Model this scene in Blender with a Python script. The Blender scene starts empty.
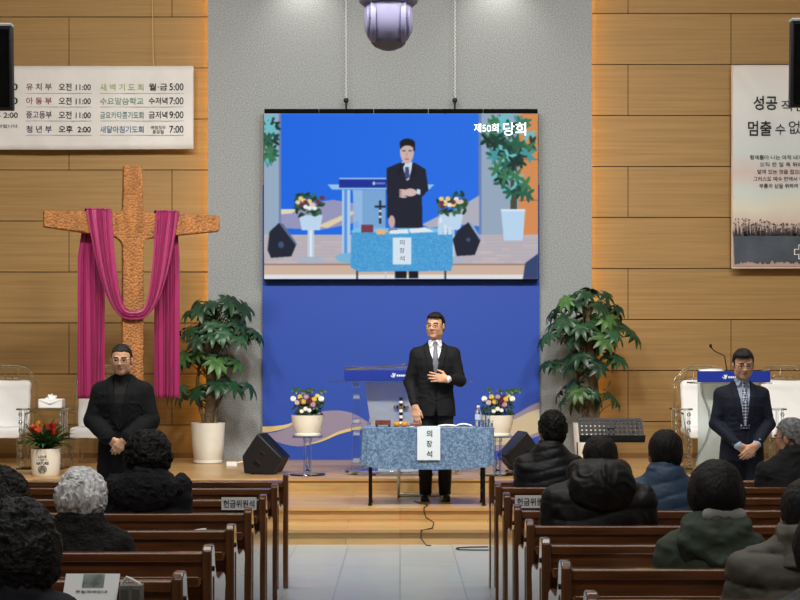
import bpy, bmesh, math, random
import numpy as np
from mathutils import Vector, Matrix

SC = bpy.context.scene
C = SC.collection
PI = math.pi
F, H = 1500.0, 1.51            # focal length in pixels of an 800 px wide frame, eye height

# ------------------------------------------------------------------ camera
cam = bpy.data.objects.new('camera', bpy.data.cameras.new('camera'))
C.objects.link(cam)
cam.location = (0, 0, H)
cam.rotation_euler = (PI / 2, 0, 0)
cam.data.sensor_width = 36
cam.data.lens = F / 800 * 36
cam.data.shift_y = 68 / 800
cam.data.clip_end = 100
SC.camera = cam
# ------------------------------------------------------------------ world, exposure
SC.view_settings.view_transform = 'Standard'
SC.view_settings.look = 'None'
SC.view_settings.exposure = 0.0
SC.view_settings.gamma = 1.0
SC.view_settings.use_curve_mapping = False
wd = bpy.data.worlds.new('world')
SC.world = wd
wd.use_nodes = True
wd.node_tree.nodes['Background'].inputs[0].default_value = (0.8, 0.85, 1, 1)
wd.node_tree.nodes['Background'].inputs[1].default_value = 0.05
# ------------------------------------------------------------------ room lamps and an added fill (above the frame, at the ceiling)
def area(name, loc, aim, power, sx, sy, col=(1, .93, .83), spread=PI):
    l = bpy.data.lights.new(name, 'AREA')
    l.energy = power; l.shape = 'RECTANGLE'; l.size = sx; l.size_y = sy; l.color = col; l.spread = spread
    o = bpy.data.objects.new(name, l); C.objects.link(o)
    o.location = loc
    o.rotation_euler = (Vector(aim) - Vector(loc)).to_track_quat('-Z', 'Y').to_euler()
def spot(name, loc, aim, power, ang, blend=.6, col=(1, .93, .83), rad=.05):
    l = bpy.data.lights.new(name, 'SPOT')
    l.energy = power; l.spot_size = math.radians(ang); l.spot_blend = blend; l.color = col; l.shadow_soft_size = rad
    o = bpy.data.objects.new(name, l); C.objects.link(o)
    o.location = loc
    o.rotation_euler = (Vector(aim) - Vector(loc)).to_track_quat('-Z', 'Y').to_euler()
for x in (-3.6, -1.2, 1.2, 3.6):
    area('stage_light', (x, 10.4, 6.4), (x, 17.0, 1.8), 150, .8, .5, (1, .975, .92), 2.3)
for x in (-1.2, 1.22):
    spot('wall_downlight', (x, 18.36, 6.62), (x, 18.52, 5.0), 62, 95, 1.0, (1, .96, .88), .06)
area('house_fill_light', (0, 6.5, 6.3), (0, 6.5, 0), 170, 7, 1.2, (1, .98, .95))
area('house_fill_light', (0, 1.5, 6.3), (0, 4.5, 0), 115, 6, 1.2, (1, .98, .95))  # added fill near the camera, brightens seat signs and surfaces facing back
area('house_fill_light', (0, 11.3, 6.3), (0, 11.8, 0), 70, 7, .6, (1, .95, .87))

# ------------------------------------------------------------------ helpers
def lin(c):
    c = c / 255.0
    return c / 12.92 if c <= .04045 else ((c + .055) / 1.055) ** 2.4
def rgb(c, a=1.0):
    return (lin(c[0]), lin(c[1]), lin(c[2]), a)
def W(px, py, Y):
    return Vector(((px - 400) * Y / F, Y, H - (py - 368) * Y / F))
MATS = {}
def mat(name, col, rough=.5, metal=0, var=0.0, vscale=8, stretch=(1, 1, 1), bump=0, bscale=40, bstretch=None,
        trans=0, ior=1.45, emit=None, estr=0, spec=.5, sheen=0, col2=None, alpha=1.0):
    if name in MATS: return MATS[name]
    m = bpy.data.materials.new(name); MATS[name] = m
    m.use_nodes = True
    nt = m.node_tree; b = nt.nodes['Principled BSDF']; L = nt.links.new
    b.inputs['Base Color'].default_value = rgb(col)
    b.inputs['Roughness'].default_value = rough
    b.inputs['Metallic'].default_value = metal
    b.inputs['Specular IOR Level'].default_value = spec
    b.inputs['IOR'].default_value = ior
    b.inputs['Transmission Weight'].default_value = trans
    b.inputs['Sheen Weight'].default_value = sheen
    b.inputs['Alpha'].default_value = alpha
    if emit:
        b.inputs['Emission Color'].default_value = rgb(emit); b.inputs['Emission Strength'].default_value = estr
    tc = None
    def coords(st):
        mp = nt.nodes.new('ShaderNodeMapping'); L(tc.outputs['Object'], mp.inputs['Vector'])
        mp.inputs['Scale'].default_value = st
        return mp.outputs['Vector']
    if var or bump: tc = nt.nodes.new('ShaderNodeTexCoord')
    if var:
        n = nt.nodes.new('ShaderNodeTexNoise'); n.inputs['Scale'].default_value = vscale; n.inputs['Detail'].default_value = 5
        L(coords(stretch), n.inputs['Vector'])
        r = nt.nodes.new('ShaderNodeValToRGB')
        c2 = col2 or tuple(min(255, x * (1 + var)) for x in col)
        c1 = tuple(x * (1 - var) for x in col) if not col2 else col
        r.color_ramp.elements[0].position = .32; r.color_ramp.elements[1].position = .68
        r.color_ramp.elements[0].color = rgb(c1); r.color_ramp.elements[1].color = rgb(c2)
        L(n.outputs['Fac'], r.inputs['Fac']); L(r.outputs['Color'], b.inputs['Base Color'])
    if bump:
        n = nt.nodes.new('ShaderNodeTexNoise'); n.inputs['Scale'].default_value = bscale; n.inputs['Detail'].default_value = 3
        L(coords(bstretch or stretch), n.inputs['Vector'])
        bp = nt.nodes.new('ShaderNodeBump'); bp.inputs['Strength'].default_value = bump; bp.inputs['Distance'].default_value = .01
        L(n.outputs['Fac'], bp.inputs['Height']); L(bp.outputs['Normal'], b.inputs['Normal'])
    return m

class MB:
    """collects shapes into one mesh"""
    def __init__(s): s.v = []; s.f = []; s.m = []
    def add(s, vs, fs, mi=0):
        o = len(s.v); s.v += [tuple(v) for v in vs]; s.f += [tuple(i + o for i in f) for f in fs]; s.m += [mi] * len(fs)
        return s
    def box(s, a, b, mi=0, M=None):
        x0, y0, z0 = a; x1, y1, z1 = b
        vs = [Vector(p) for p in ((x0, y0, z0), (x1, y0, z0), (x1, y1, z0), (x0, y1, z0), (x0, y0, z1), (x1, y0, z1), (x1, y1, z1), (x0, y1, z1))]
        if M: vs = [M @ v for v in vs]
        return s.add(vs, [(3, 2, 1, 0), (4, 5, 6, 7), (0, 1, 5, 4), (1, 2, 6, 5), (2, 3, 7, 6), (3, 0, 4, 7)], mi)
    def cbox(s, c, h, mi=0, M=None):
        return s.box([c[i] - h[i] for i in range(3)], [c[i] + h[i] for i in range(3)], mi, M)
    def prism(s, poly, t0, t1, axis='y', mi=0, M=None):
        """polygon extruded along an axis; poly in the two other axes"""
        def P(a, b, t): return {'y': (a, t, b), 'x': (t, a, b), 'z': (a, b, t)}[axis]
        n = len(poly)
        vs = [Vector(P(a, b, t0)) for a, b in poly] + [Vector(P(a, b, t1)) for a, b in poly]
        if M: vs = [M @ v for v in vs]
        fs = [tuple(range(n)), tuple(range(2 * n - 1, n - 1, -1))] + [(i, i + n, (i + 1) % n + n, (i + 1) % n) for i in range(n)]
        return s.add(vs, fs, mi)
    def tube(s, pts, r, n=8, mi=0, cap=True):
        pts = [Vector(p) for p in pts]; k = len(pts)
        rs = r if isinstance(r, (list, tuple)) else [r] * k
        vs, fs = [], []
        up = None
        for i, p in enumerate(pts):
            d = (pts[min(i + 1, k - 1)] - pts[max(i - 1, 0)]).normalized()
            if up is None: up = d.orthogonal().normalized()
            else: up = (up - d * up.dot(d)).normalized()
            sd = d.cross(up)
            for j in range(n):
                a = 2 * PI * j / n
                vs.append(p + (up * math.cos(a) + sd * math.sin(a)) * rs[i])
        for i in range(k - 1):
            for j in range(n):
                fs.append((i * n + j, i * n + (j + 1) % n, (i + 1) * n + (j + 1) % n, (i + 1) * n + j))
        if cap:
            fs.append(tuple(range(n - 1, -1, -1))); fs.append(tuple((k - 1) * n + j for j in range(n)))
        return s.add(vs, fs, mi)
    def lathe(s, prof, c=(0, 0, 0), n=32, mi=0, sc=(1, 1)):
        vs, fs = [], []
        for r, z in prof:
            for j in range(n):
                a = 2 * PI * j / n
                vs.append((c[0] + r * math.cos(a) * sc[0], c[1] + r * math.sin(a) * sc[1], c[2] + z))
        k = len(prof)
        for i in range(k - 1):
            for j in range(n):
                fs.append((i * n + j, i * n + (j + 1) % n, (i + 1) * n + (j + 1) % n, (i + 1) * n + j))
        if prof[0][0] > 1e-6: fs.append(tuple(range(n - 1, -1, -1)))
        if prof[-1][0] > 1e-6: fs.append(tuple((k - 1) * n + j for j in range(n)))
        return s.add(vs, fs, mi)
    def ball(s, c, r, n=12, mi=0, sc=(1, 1, 1)):
        vs, fs = [], []
        for i in range(n // 2 + 1):
            t = PI * i / (n // 2)
            for j in range(n):
                a = 2 * PI * j / n
                vs.append((c[0] + r * sc[0] * math.sin(t) * math.cos(a), c[1] + r * sc[1] * math.sin(t) * math.sin(a), c[2] - r * sc[2] * math.cos(t)))
        for i in range(n // 2):
            for j in range(n):
                fs.append((i * n + j, i * n + (j + 1) % n, (i + 1) * n + (j + 1) % n, (i + 1) * n + j))
        return s.add(vs, fs, mi)
    def grid(s, fn, nu, nv, mi=0):
        vs = [fn(i / nu, j / nv) for i in range(nu + 1) for j in range(nv + 1)]
        fs = [(i * (nv + 1) + j, (i + 1) * (nv + 1) + j, (i + 1) * (nv + 1) + j + 1, i * (nv + 1) + j + 1) for i in range(nu) for j in range(nv)]
        return s.add(vs, fs, mi)

def link(name, me, parent=None):
    o = bpy.data.objects.new(name, me); C.objects.link(o)
    if parent: o.parent = parent
    return o
def build(name, mb, m, parent=None, bevel=0, solid=0, smooth=True, ang=38, loc=None, fix=False, subsurf=0):
    me = bpy.data.meshes.new(name)
    me.from_pydata([tuple(v) for v in mb.v], [], mb.f)
    ms = m if isinstance(m, (list, tuple)) else [m]
    for q in ms: me.materials.append(q)
    if len(ms) > 1: me.polygons.foreach_set('material_index', mb.m)
    if fix:
        bm = bmesh.new(); bm.from_mesh(me); bmesh.ops.remove_doubles(bm, verts=bm.verts, dist=1e-5)
        bmesh.ops.recalc_face_normals(bm, faces=bm.faces); bm.to_mesh(me); bm.free()
    me.update()
    if smooth:
        me.shade_smooth(); me.set_sharp_from_angle(angle=math.radians(ang))
    o = link(name, me, parent)
    if loc: o.location = loc
    if solid:
        q = o.modifiers.new('solid', 'SOLIDIFY'); q.thickness = solid; q.offset = 0
    if bevel:
        q = o.modifiers.new('bevel', 'BEVEL'); q.width = bevel; q.segments = 3; q.limit_method = 'ANGLE'; q.angle_limit = math.radians(40)
    if subsurf:
        q = o.modifiers.new('sub', 'SUBSURF'); q.levels = q.render_levels = subsurf
    return o
def tag(o, label, cat, group=None, kind=None):
    o['label'] = label; o['category'] = cat
    if group: o['group'] = group
    if kind: o['kind'] = kind
    return o
def thing(name, label, cat, loc=(0, 0, 0), rotz=0, group=None):
    o = link(name, None); o.empty_display_size = .1
    o.location = loc; o.rotation_euler = (0, 0, rotz)
    return tag(o, label, cat, group)
def struct(name, mb, m, **k):
    o = build(name, mb, m, **k); o['kind'] = 'structure'; return o
def copy_tree(o, parent=None):
    c = o.copy(); C.objects.link(c)
    if parent: c.parent = parent
    for ch in list(o.children): copy_tree(ch, c)
    return c
def dup(o, loc, label, rotz=None):
    c = copy_tree(o); c.location = loc; c['label'] = label
    if rotz is not None: c.rotation_euler = (0, 0, rotz)
    return c

def text_mesh(body, bold=0.0, extr=.001):
    cu = bpy.data.curves.new('txt', 'FONT'); cu.body = body; cu.size = 1; cu.offset = bold; cu.extrude = extr; cu.align_x = 'CENTER'
    o = bpy.data.objects.new('txt', cu); C.objects.link(o)
    dg = bpy.context.evaluated_depsgraph_get()
    me = bpy.data.meshes.new_from_object(o.evaluated_get(dg))
    bpy.data.objects.remove(o); bpy.data.curves.remove(cu)
    return me
def text_into(mb, body, c, w, h, bold=0.0, mi=0, thick=.001):
    """lettering into mb, centred at c in the XZ plane, facing -Y, w x h metres"""
    me = text_mesh(body, bold)
    co = np.zeros(len(me.vertices) * 3); me.vertices.foreach_get('co', co); co = co.reshape(-1, 3)
    lo, hi = co.min(0), co.max(0); ct = (lo + hi) / 2; sz = hi - lo
    sx = w / sz[0]; sy = (h / sz[1]) if h else sx
    vs = [(c[0] + (p[0] - ct[0]) * sx, c[1] - (p[2]) / .001 * thick * .5, c[2] + (p[1] - ct[1]) * sy) for p in co]
    mb.add(vs, [tuple(p.vertices) for p in me.polygons], mi)
    bpy.data.meshes.remove(me)

def letters(parent, body, c, w, h, bold, m, name='lettering'):
    b = MB(); text_into(b, body, c, w, h, bold); return build(name, b, m, parent, smooth=False)

# ------------------------------------------------------------------ implicit surfaces (people, soft shapes)
def rotm(yaw=0, pitch=0, roll=0):
    cz, sz = math.cos(yaw), math.sin(yaw); cx, sx = math.cos(pitch), math.sin(pitch); cy, sy = math.cos(roll), math.sin(roll)
    Z = np.array([[cz, -sz, 0], [sz, cz, 0], [0, 0, 1]]); X = np.array([[1, 0, 0], [0, cx, -sx], [0, sx, cx]]); Y = np.array([[cy, 0, sy], [0, 1, 0], [-sy, 0, cy]])
    return Z @ X @ Y
class Sdf:
    def __init__(s): s.p = []
    def fn(s, f, lo, hi, k=.02, op='u'): s.p.append((f, np.array(lo, float), np.array(hi, float), k, op)); return s
    def cone(s, a, b, ra, rb, k=.03, sc=(1, 1, 1), op='u'):
        a = np.array(a, float); b = np.array(b, float); sc = np.array(sc, float)
        A, B = a / sc, b / sc; D = B - A; L2 = max(D @ D, 1e-9); ms = sc.min()
        def f(x, y, z):
            px, py, pz = x / sc[0] - A[0], y / sc[1] - A[1], z / sc[2] - A[2]
            t = np.clip((px * D[0] + py * D[1] + pz * D[2]) / L2, 0, 1)
            return (np.sqrt((px - t * D[0]) ** 2 + (py - t * D[1]) ** 2 + (pz - t * D[2]) ** 2) - (ra + (rb - ra) * t)) * ms
        r = max(ra, rb) * sc
        return s.fn(f, np.minimum(a, b) - r, np.maximum(a, b) + r, k, op)
    def ell(s, c, r, k=.03, R=None, op='u'):
        c = np.array(c, float); r = np.array(r, float)
        def f(x, y, z):
            px, py, pz = x - c[0], y - c[1], z - c[2]
            if R is not None:
                q = R.T
                px, py, pz = q[0, 0] * px + q[0, 1] * py + q[0, 2] * pz, q[1, 0] * px + q[1, 1] * py + q[1, 2] * pz, q[2, 0] * px + q[2, 1] * py + q[2, 2] * pz
            k0 = np.sqrt((px / r[0]) ** 2 + (py / r[1]) ** 2 + (pz / r[2]) ** 2)
            k1 = np.sqrt((px / r[0] ** 2) ** 2 + (py / r[1] ** 2) ** 2 + (pz / r[2] ** 2) ** 2) + 1e-9
            return k0 * (k0 - 1) / k1
        e = r if R is None else np.full(3, r.max())
        return s.fn(f, c - e, c + e, k, op)
    def box(s, c, h, rad=.01, k=.01, R=None, op='u'):
        c = np.array(c, float); h = np.array(h, float)
        def f(x, y, z):
            px, py, pz = x - c[0], y - c[1], z - c[2]
            if R is not None:
                q = R.T
                px, py, pz = q[0, 0] * px + q[0, 1] * py + q[0, 2] * pz, q[1, 0] * px + q[1, 1] * py + q[1, 2] * pz, q[2, 0] * px + q[2, 1] * py + q[2, 2] * pz
            a, b, d = np.abs(px) - h[0] + rad, np.abs(py) - h[1] + rad, np.abs(pz) - h[2] + rad
            return np.sqrt(np.maximum(a, 0) ** 2 + np.maximum(b, 0) ** 2 + np.maximum(d, 0) ** 2) + np.minimum(np.maximum(a, np.maximum(b, d)), 0) - rad
        e = h if R is None else np.full(3, np.sqrt((h ** 2).sum()))
        return s.fn(f, c - e, c + e, k, op)
    def loft(s, rows, k=.03, n=2.0, op='u'):
        rows = sorted(rows); A = np.array(rows, float)
        def f(x, y, z):
            zz = np.asarray(z)
            cx, cy, rx, ry = (np.interp(zz, A[:, 0], A[:, i]) for i in (1, 2, 3, 4))
            q = (np.abs((x - cx) / rx) ** n + np.abs((y - cy) / ry) ** n) ** (1 / n)
            d = (q - 1) * np.minimum(rx, ry)
            return np.maximum(d, np.maximum(A[0, 0] - zz, zz - A[-1, 0]))
        lo = [(A[:, 1] - A[:, 3]).min(), (A[:, 2] - A[:, 4]).min(), A[0, 0]]
        hi = [(A[:, 1] + A[:, 3]).max(), (A[:, 2] + A[:, 4]).max(), A[-1, 0]]
        return s.fn(f, lo, hi, k, op)
    def mesh(s, name, h, mats, parent=None, disp=None, matfn=None, scale=1.0):
        lo = np.min([p[1] for p in s.p if p[4] == 'u'], axis=0) - 4 * h - .015
        hi = np.max([p[2] for p in s.p if p[4] == 'u'], axis=0) + 4 * h + .015
        n = np.ceil((hi - lo) / h).astype(int) + 1
        ax = [(lo[i] + h * np.arange(n[i])).astype(np.float32) for i in range(3)]
        v = np.full(n, 1.0, np.float32)
        for f, a, b, k, op in s.p:
            pad = k + 3 * h + .03
            i0 = np.maximum(np.floor((a - pad - lo) / h).astype(int), 0); i1 = np.minimum(np.ceil((b + pad - lo) / h).astype(int) + 1, n)
            if (i1 <= i0).any(): continue
            sl = tuple(slice(i0[i], i1[i]) for i in range(3))
            d = np.broadcast_to(f(ax[0][sl[0]][:, None, None], ax[1][sl[1]][None, :, None], ax[2][sl[2]][None, None, :]), v[sl].shape).astype(np.float32)
            o = v[sl]
            if op == 'u':
                q = np.maximum(k - np.abs(o - d), 0) / k; v[sl] = np.minimum(o, d) - q * q * k * .25
            else:
                d = -d if op == 's' else d
                q = np.maximum(k - np.abs(o - d), 0) / k; v[sl] = np.maximum(o, d) + q * q * k * .25
        if disp is not None:
            I = np.nonzero(np.abs(v) < .05)
            v[I] += disp(ax[0][I[0]], ax[1][I[1]], ax[2][I[2]]).astype(np.float32)
        return nets(name, v, lo, h, mats, parent, matfn, scale)
def nets(name, v, lo, h, mats, parent, matfn, scale):
    sg = v < 0
    n = v.shape
    def cs(i, j, k): return (slice(i, n[0] - 1 + i), slice(j, n[1] - 1 + j), slice(k, n[2] - 1 + k))
    cnt = np.zeros((n[0] - 1, n[1] - 1, n[2] - 1), np.int8)
    for i in (0, 1):
        for j in (0, 1):
            for k in (0, 1): cnt += sg[cs(i, j, k)]
    act = (cnt > 0) & (cnt < 8)
    I = np.nonzero(act); m = len(I[0])
    idx = np.full(act.shape, -1, np.int64); idx[I] = np.arange(m)
    pos = np.zeros((m, 3)); num = np.zeros(m)
    for a in range(3):
        b, c = (a + 1) % 3, (a + 2) % 3
        for u in (0, 1):
            for w in (0, 1):
                o0 = [0, 0, 0]; o0[b] = u; o0[c] = w; o1 = list(o0); o1[a] = 1
                v0 = v[I[0] + o0[0], I[1] + o0[1], I[2] + o0[2]].astype(float); v1 = v[I[0] + o1[0], I[1] + o1[1], I[2] + o1[2]].astype(float)
                q = (v0 < 0) != (v1 < 0)
                t = np.where(q, v0 / np.where(q, v0 - v1, 1), 0)
                p = np.zeros((m, 3)); p[:, b] = u; p[:, c] = w; p[:, a] = t
                pos += p * q[:, None]; num += q
    pos /= num[:, None]
    pos = lo + (pos + np.stack(I, 1)) * h
    quads = []
    for a in range(3):
        b, c = (a + 1) % 3, (a + 2) % 3
        s0 = [slice(1, n[d] - 1) for d in range(3)]; s1 = list(s0)
        s0[a] = slice(0, n[a] - 1); s1[a] = slice(1, n[a])
        e = sg[tuple(s0)] != sg[tuple(s1)]
        E = list(np.nonzero(e)); ins = sg[tuple(s0)][tuple(E)]
        for d in range(3):
            if d != a: E[d] = E[d] + 1
        def cell(db, dc):
            q = list(E); q[b] = q[b] + db; q[c] = q[c] + dc
            return idx[q[0], q[1], q[2]]
        q4 = np.stack([cell(-1, -1), cell(0, -1), cell(0, 0), cell(-1, 0)], 1)
        q4[~ins] = q4[~ins][:, ::-1]
        quads.append(q4)
    Q = np.concatenate(quads)
    Q = Q[(Q >= 0).all(1)]
    me = bpy.data.meshes.new(name)
    me.vertices.add(m); me.vertices.foreach_set('co', (pos * scale).ravel())
    me.loops.add(len(Q) * 4); me.loops.foreach_set('vertex_index', Q.ravel().astype(np.int32))
    me.polygons.add(len(Q)); me.polygons.foreach_set('loop_start', (np.arange(len(Q)) * 4).astype(np.int32))
    ms = mats if isinstance(mats, (list, tuple)) else [mats]
    for q in ms: me.materials.append(q)
    if matfn is not None:
        ctr = pos[Q].mean(1)
        me.polygons.foreach_set('material_index', matfn(ctr[:, 0], ctr[:, 1], ctr[:, 2]).astype(np.int32))
    me.update(calc_edges=True); me.validate(); me.shade_smooth()
    return link(name, me, parent)

# ------------------------------------------------------------------ materials
def node_mat(name, rough=.5, spec=.5):
    m = bpy.data.materials.new(name); m.use_nodes = True; MATS[name] = m
    b = m.node_tree.nodes['Principled BSDF']; b.inputs['Roughness'].default_value = rough; b.inputs['Specular IOR Level'].default_value = spec
    return m, m.node_tree, b
def plank_mat(name, c1, c2, mortar, bw, rh, ms, rough, sumz=False, var=.25):
    m, nt, b = node_mat(name, rough); L = nt.links.new; N = nt.nodes.new
    tc = N('ShaderNodeTexCoord'); sp = N('ShaderNodeSeparateXYZ'); L(tc.outputs['Object'], sp.inputs[0])
    cb = N('ShaderNodeCombineXYZ'); L(sp.outputs['X'], cb.inputs['X'])
    if sumz:
        ad = N('ShaderNodeMath'); ad.operation = 'ADD'; L(sp.outputs['Y'], ad.inputs[0]); L(sp.outputs['Z'], ad.inputs[1]); L(ad.outputs[0], cb.inputs['Y'])
    else: L(sp.outputs['Y'], cb.inputs['Y'])
    br = N('ShaderNodeTexBrick'); L(cb.outputs[0], br.inputs['Vector'])
    br.inputs['Color1'].default_value = rgb(c1); br.inputs['Color2'].default_value = rgb(c2); br.inputs['Mortar'].default_value = rgb(mortar)
    br.inputs['Scale'].default_value = 1; br.inputs['Brick Width'].default_value = bw; br.inputs['Row Height'].default_value = rh; br.inputs['Mortar Size'].default_value = ms
    br.offset = .37 if sumz else 0
    no = N('ShaderNodeTexNoise'); no.inputs['Scale'].default_value = 6; no.inputs['Detail'].default_value = 6
    mp = N('ShaderNodeMapping'); mp.inputs['Scale'].default_value = (.7, 6, 6) if sumz else (1, 1, 1); L(tc.outputs['Object'], mp.inputs[0]); L(mp.outputs[0], no.inputs['Vector'])
    mx = N('ShaderNodeMix'); mx.data_type = 'RGBA'; mx.blend_type = 'OVERLAY'; mx.inputs[0].default_value = var
    L(br.outputs['Color'], mx.inputs[6]); L(no.outputs['Color'], mx.inputs[7]); L(mx.outputs[2], b.inputs['Base Color'])
    hs = N('ShaderNodeHueSaturation'); hs.inputs['Saturation'].default_value = 1
    return m
M_stage = plank_mat('stage_planks', (197, 161, 108), (177, 138, 88), (138, 102, 60), 1.25, .125, .0025, .28, True, .35)
M_floor = plank_mat('pale_floor_tile', (170, 177, 178), (165, 171, 173), (132, 136, 138), .44, .88, .004, .3, False, .15)
M_wood = mat('oak_panel', (152, 120, 74), .55, var=.055, vscale=5, stretch=(.18, 1, 7), bump=.05, bscale=20, spec=.3)
M_groove = mat('panel_groove', (70, 48, 26), .8)
M_conc = mat('speckled_concrete', (143, 147, 147), .85, var=.14, vscale=70, bump=.25, bscale=60, spec=.2)
M_plaster = mat('white_plaster', (205, 202, 194), .9)
M_blue = mat('blue_backdrop', (42, 74, 166), .55, spec=.3)
M_black = mat('black_plastic', (16, 16, 18), .45)
M_blackm = mat('black_metal', (22, 22, 24), .4, metal=.6)
M_white = mat('white_plastic', (225, 225, 222), .4)
M_chrome = mat('chrome', (200, 200, 200), .2, metal=1)
M_pew = mat('walnut_pew', (102, 61, 32), .26, var=.22, vscale=5, stretch=(.5, 6, 6), spec=.55)
M_pewend = mat('walnut_pew_end', (94, 58, 34), .24, var=.2, vscale=5, stretch=(6, 6, .6), spec=.6)
for q in (M_pew, M_pewend):
    q.node_tree.nodes['Principled BSDF'].inputs['Coat Weight'].default_value = .8; q.node_tree.nodes['Principled BSDF'].inputs['Coat Roughness'].default_value = .12
M_acryl = mat('clear_acrylic', (240, 248, 248), .05, trans=1.0, ior=1.42)
M_frost = mat('frosted_acrylic', (222, 230, 228), .35, trans=.75, ior=1.2)
M_ink = mat('black_ink', (28, 28, 30), .7)
M_paper = mat('white_paper', (228, 230, 230), .8)
M_ceram = mat('white_ceramic', (226, 221, 208), .35, var=.03, vscale=3)
M_soil = mat('dark_soil', (48, 36, 26), .95, bump=.6, bscale=60)
M_leaf = mat('green_leaf', (30, 58, 36), .38, var=.45, vscale=2.2, spec=.5)
M_leafl = mat('light_green_leaf', (54, 84, 40), .42, var=.35, vscale=3)
M_stem = mat('plant_stem', (74, 78, 44), .6, var=.2)
M_trunk = mat('grey_brown_trunk', (92, 76, 56), .85, var=.3, vscale=12, bump=.5, bscale=30)
M_skin = mat('skin', (192, 146, 116), .5, var=.04, vscale=20)
M_lip = mat('lip', (168, 104, 92), .5)
M_brow = mat('brow_and_eye', (36, 28, 26), .5)
M_hairb = mat('black_hair', (17, 15, 16), .55, bump=.7, bscale=130, bstretch=(1, 1, .2), spec=.3)
M_hairc = mat('black_curly_hair', (9, 8, 8), .5, bump=.9, bscale=90, spec=.3)
M_hairg = mat('silver_hair', (216, 218, 220), .5, var=.2, vscale=60, stretch=(1, 1, .2), bump=.9, bscale=110, bstretch=(1, 1, .2))
M_hairs = mat('salt_and_pepper_hair', (112, 114, 116), .5, var=.35, vscale=40, bump=.8, bscale=60)
M_suit = mat('black_suit_cloth', (17, 17, 20), .8, bump=.08, bscale=200, spec=.25)
M_coat = mat('charcoal_coat_wool', (18, 18, 20), .9, bump=.1, bscale=150, spec=.2)
M_navy = mat('navy_suit_cloth', (19, 23, 36), .8, bump=.08, bscale=200, spec=.25)
M_trou = mat('dark_trousers', (19, 19, 23), .8)
M_shirt = mat('white_shirt', (226, 228, 232), .8)
M_shirtb = mat('pale_blue_shirt', (150, 166, 190), .8)
M_shoe = mat('black_leather', (16, 15, 16), .25)

# ------------------------------------------------------------------ the room
YW, YC, YB = 18.9, 18.6, 18.54          # oak wall, concrete slab front, blue backdrop front
struct('floor', MB().box((-9, -3, -.1), (9, 13.2, 0)), M_floor)
st = MB()
st.box((-9, 12.82, 0), (9, 19.2, .125)).box((-9, 13.48, .125), (9, 19.2, .25)).box((-9, 15.38, .25), (9, 19.2, .375))
for y, z in ((12.82, .125), (13.48, .25), (15.38, .375)): st.box((-9, y - .018, z - .022), (9, y + .02, z + .002))
struct('stage_floor', st, M_stage)
struct('ceiling', MB().box((-9, -3, 6.7), (9, 19.2, 6.8)), M_plaster)
struct('wall_left', MB().box((-9.1, -3, 0), (-9, 19.2, 6.7)), M_plaster)
struct('wall_right', MB().box((9, -3, 0), (9.1, 19.2, 6.7)), M_plaster)
struct('wall_rear', MB().box((-9, -3.1, 0), (9, -3, 6.7)), M_plaster)
s = F / YW
def oak(name, xa, xb, y0, jo):
    b = MB(); b.box((xa, YW + .02, .375), (xb, YW + .12, 6.7), 1)
    k = -2
    while True:
        zt = H - (y0 + 51 * k - 368) / s; zb = zt - 51 / s
        if zb < .3: zb = .375
        if zt < .45: break
        zt = min(zt, 6.69)
        j = jo[k % 2]
        xs = sorted([xa, xb] + [x for x in ((j + 206 * q - 400) / s for q in range(-8, 9)) if xa + .02 < x < xb - .02])
        for a, c in zip(xs, xs[1:]):
            b.box((a + .005, YW, zb + .006), (c - .005, YW + .02, zt - .006), 0)
        k += 1
    struct(name, b, [M_wood, M_groove])
xe = (208 - 400) / (F / YC)
oak('wall_back_left', -9, xe + .12, 17, (69, 172))
oak('wall_back_right', -xe - .12, 9, 13.5, (731, 628))
struct('wall_back', MB().box((xe, YC, .375), (-xe, YC + .16, 6.7)), M_conc)
struct('trim_1', MB().box((-9, YW - .015, .375), (xe, YW, .44)).box((-xe, YW - .015, .375), (9, YW, .44)), mat('oak_skirting', (120, 86, 48), .5))
led = mat('warm_led_strip', (255, 170, 80), .5, emit=(255, 200, 98), estr=16)
for sx in (-1, 1):
    tag(build('led_strip', MB().box((sx * (-xe - .075) - .012, YC + .17, .42), (sx * (-xe - .075) + .012, YC + .2, 6.65)), led),
        'warm glowing light strip tucked behind the %s edge of the grey concrete wall' % ('left' if sx < 0 else 'right'), 'light strip', 'edge light strips')

# blue backdrop with its printed wave
sb = F / YB
bx0, bx1 = (262.5 - 400) / sb, (539.5 - 400) / sb
bd = thing('backdrop_panel', 'tall plain blue backdrop panel with a gold and grey wave, behind the speaker', 'backdrop', ((bx0 + bx1) / 2, YB, .375))
def bl(px, py): return ((px - 400) / sb - (bx0 + bx1) / 2, H - (py - 368) / sb - .375)
build('panel', MB().box((bx0 - (bx0 + bx1) / 2, 0, 0), (bx1 - (bx0 + bx1) / 2, YC - YB - .002, 3.4)), M_blue, bd)
def strip(top, bot, off):
    b = MB(); n = 40
    def ev(c, t):
        xs = [p[0] for p in c]; ys = [p[1] for p in c]
        x = xs[0] + (xs[-1] - xs[0]) * t
        # smooth interpolation
        i = max(0, min(len(xs) - 2, int(np.searchsorted(xs, x)) - 1)); u = (x - xs[i]) / (xs[i + 1] - xs[i])
        p0, p1, p2, p3 = ys[max(i - 1, 0)], ys[i], ys[i + 1], ys[min(i + 2, len(ys) - 1)]
        y = .5 * (2 * p1 + (p2 - p0) * u + (2 * p0 - 5 * p1 + 4 * p2 - p3) * u * u + (3 * p1 - p0 - 3 * p2 + p3) * u ** 3)
        return bl(x, y)
    vs = []
    for i in range(n + 1):
        a, c = ev(top, i / n), ev(bot, i / n)
        vs += [(a[0], -off, a[1]), (c[0], -off, c[1])]
    b.add(vs, [(2 * i, 2 * i + 1, 2 * i + 3, 2 * i + 2) for i in range(n)])
    return b
M_mauve = mat('mauve_wave_print', (138, 126, 150), .6); M_gold = mat('gold_wave_print', (206, 184, 126), .5)
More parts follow.
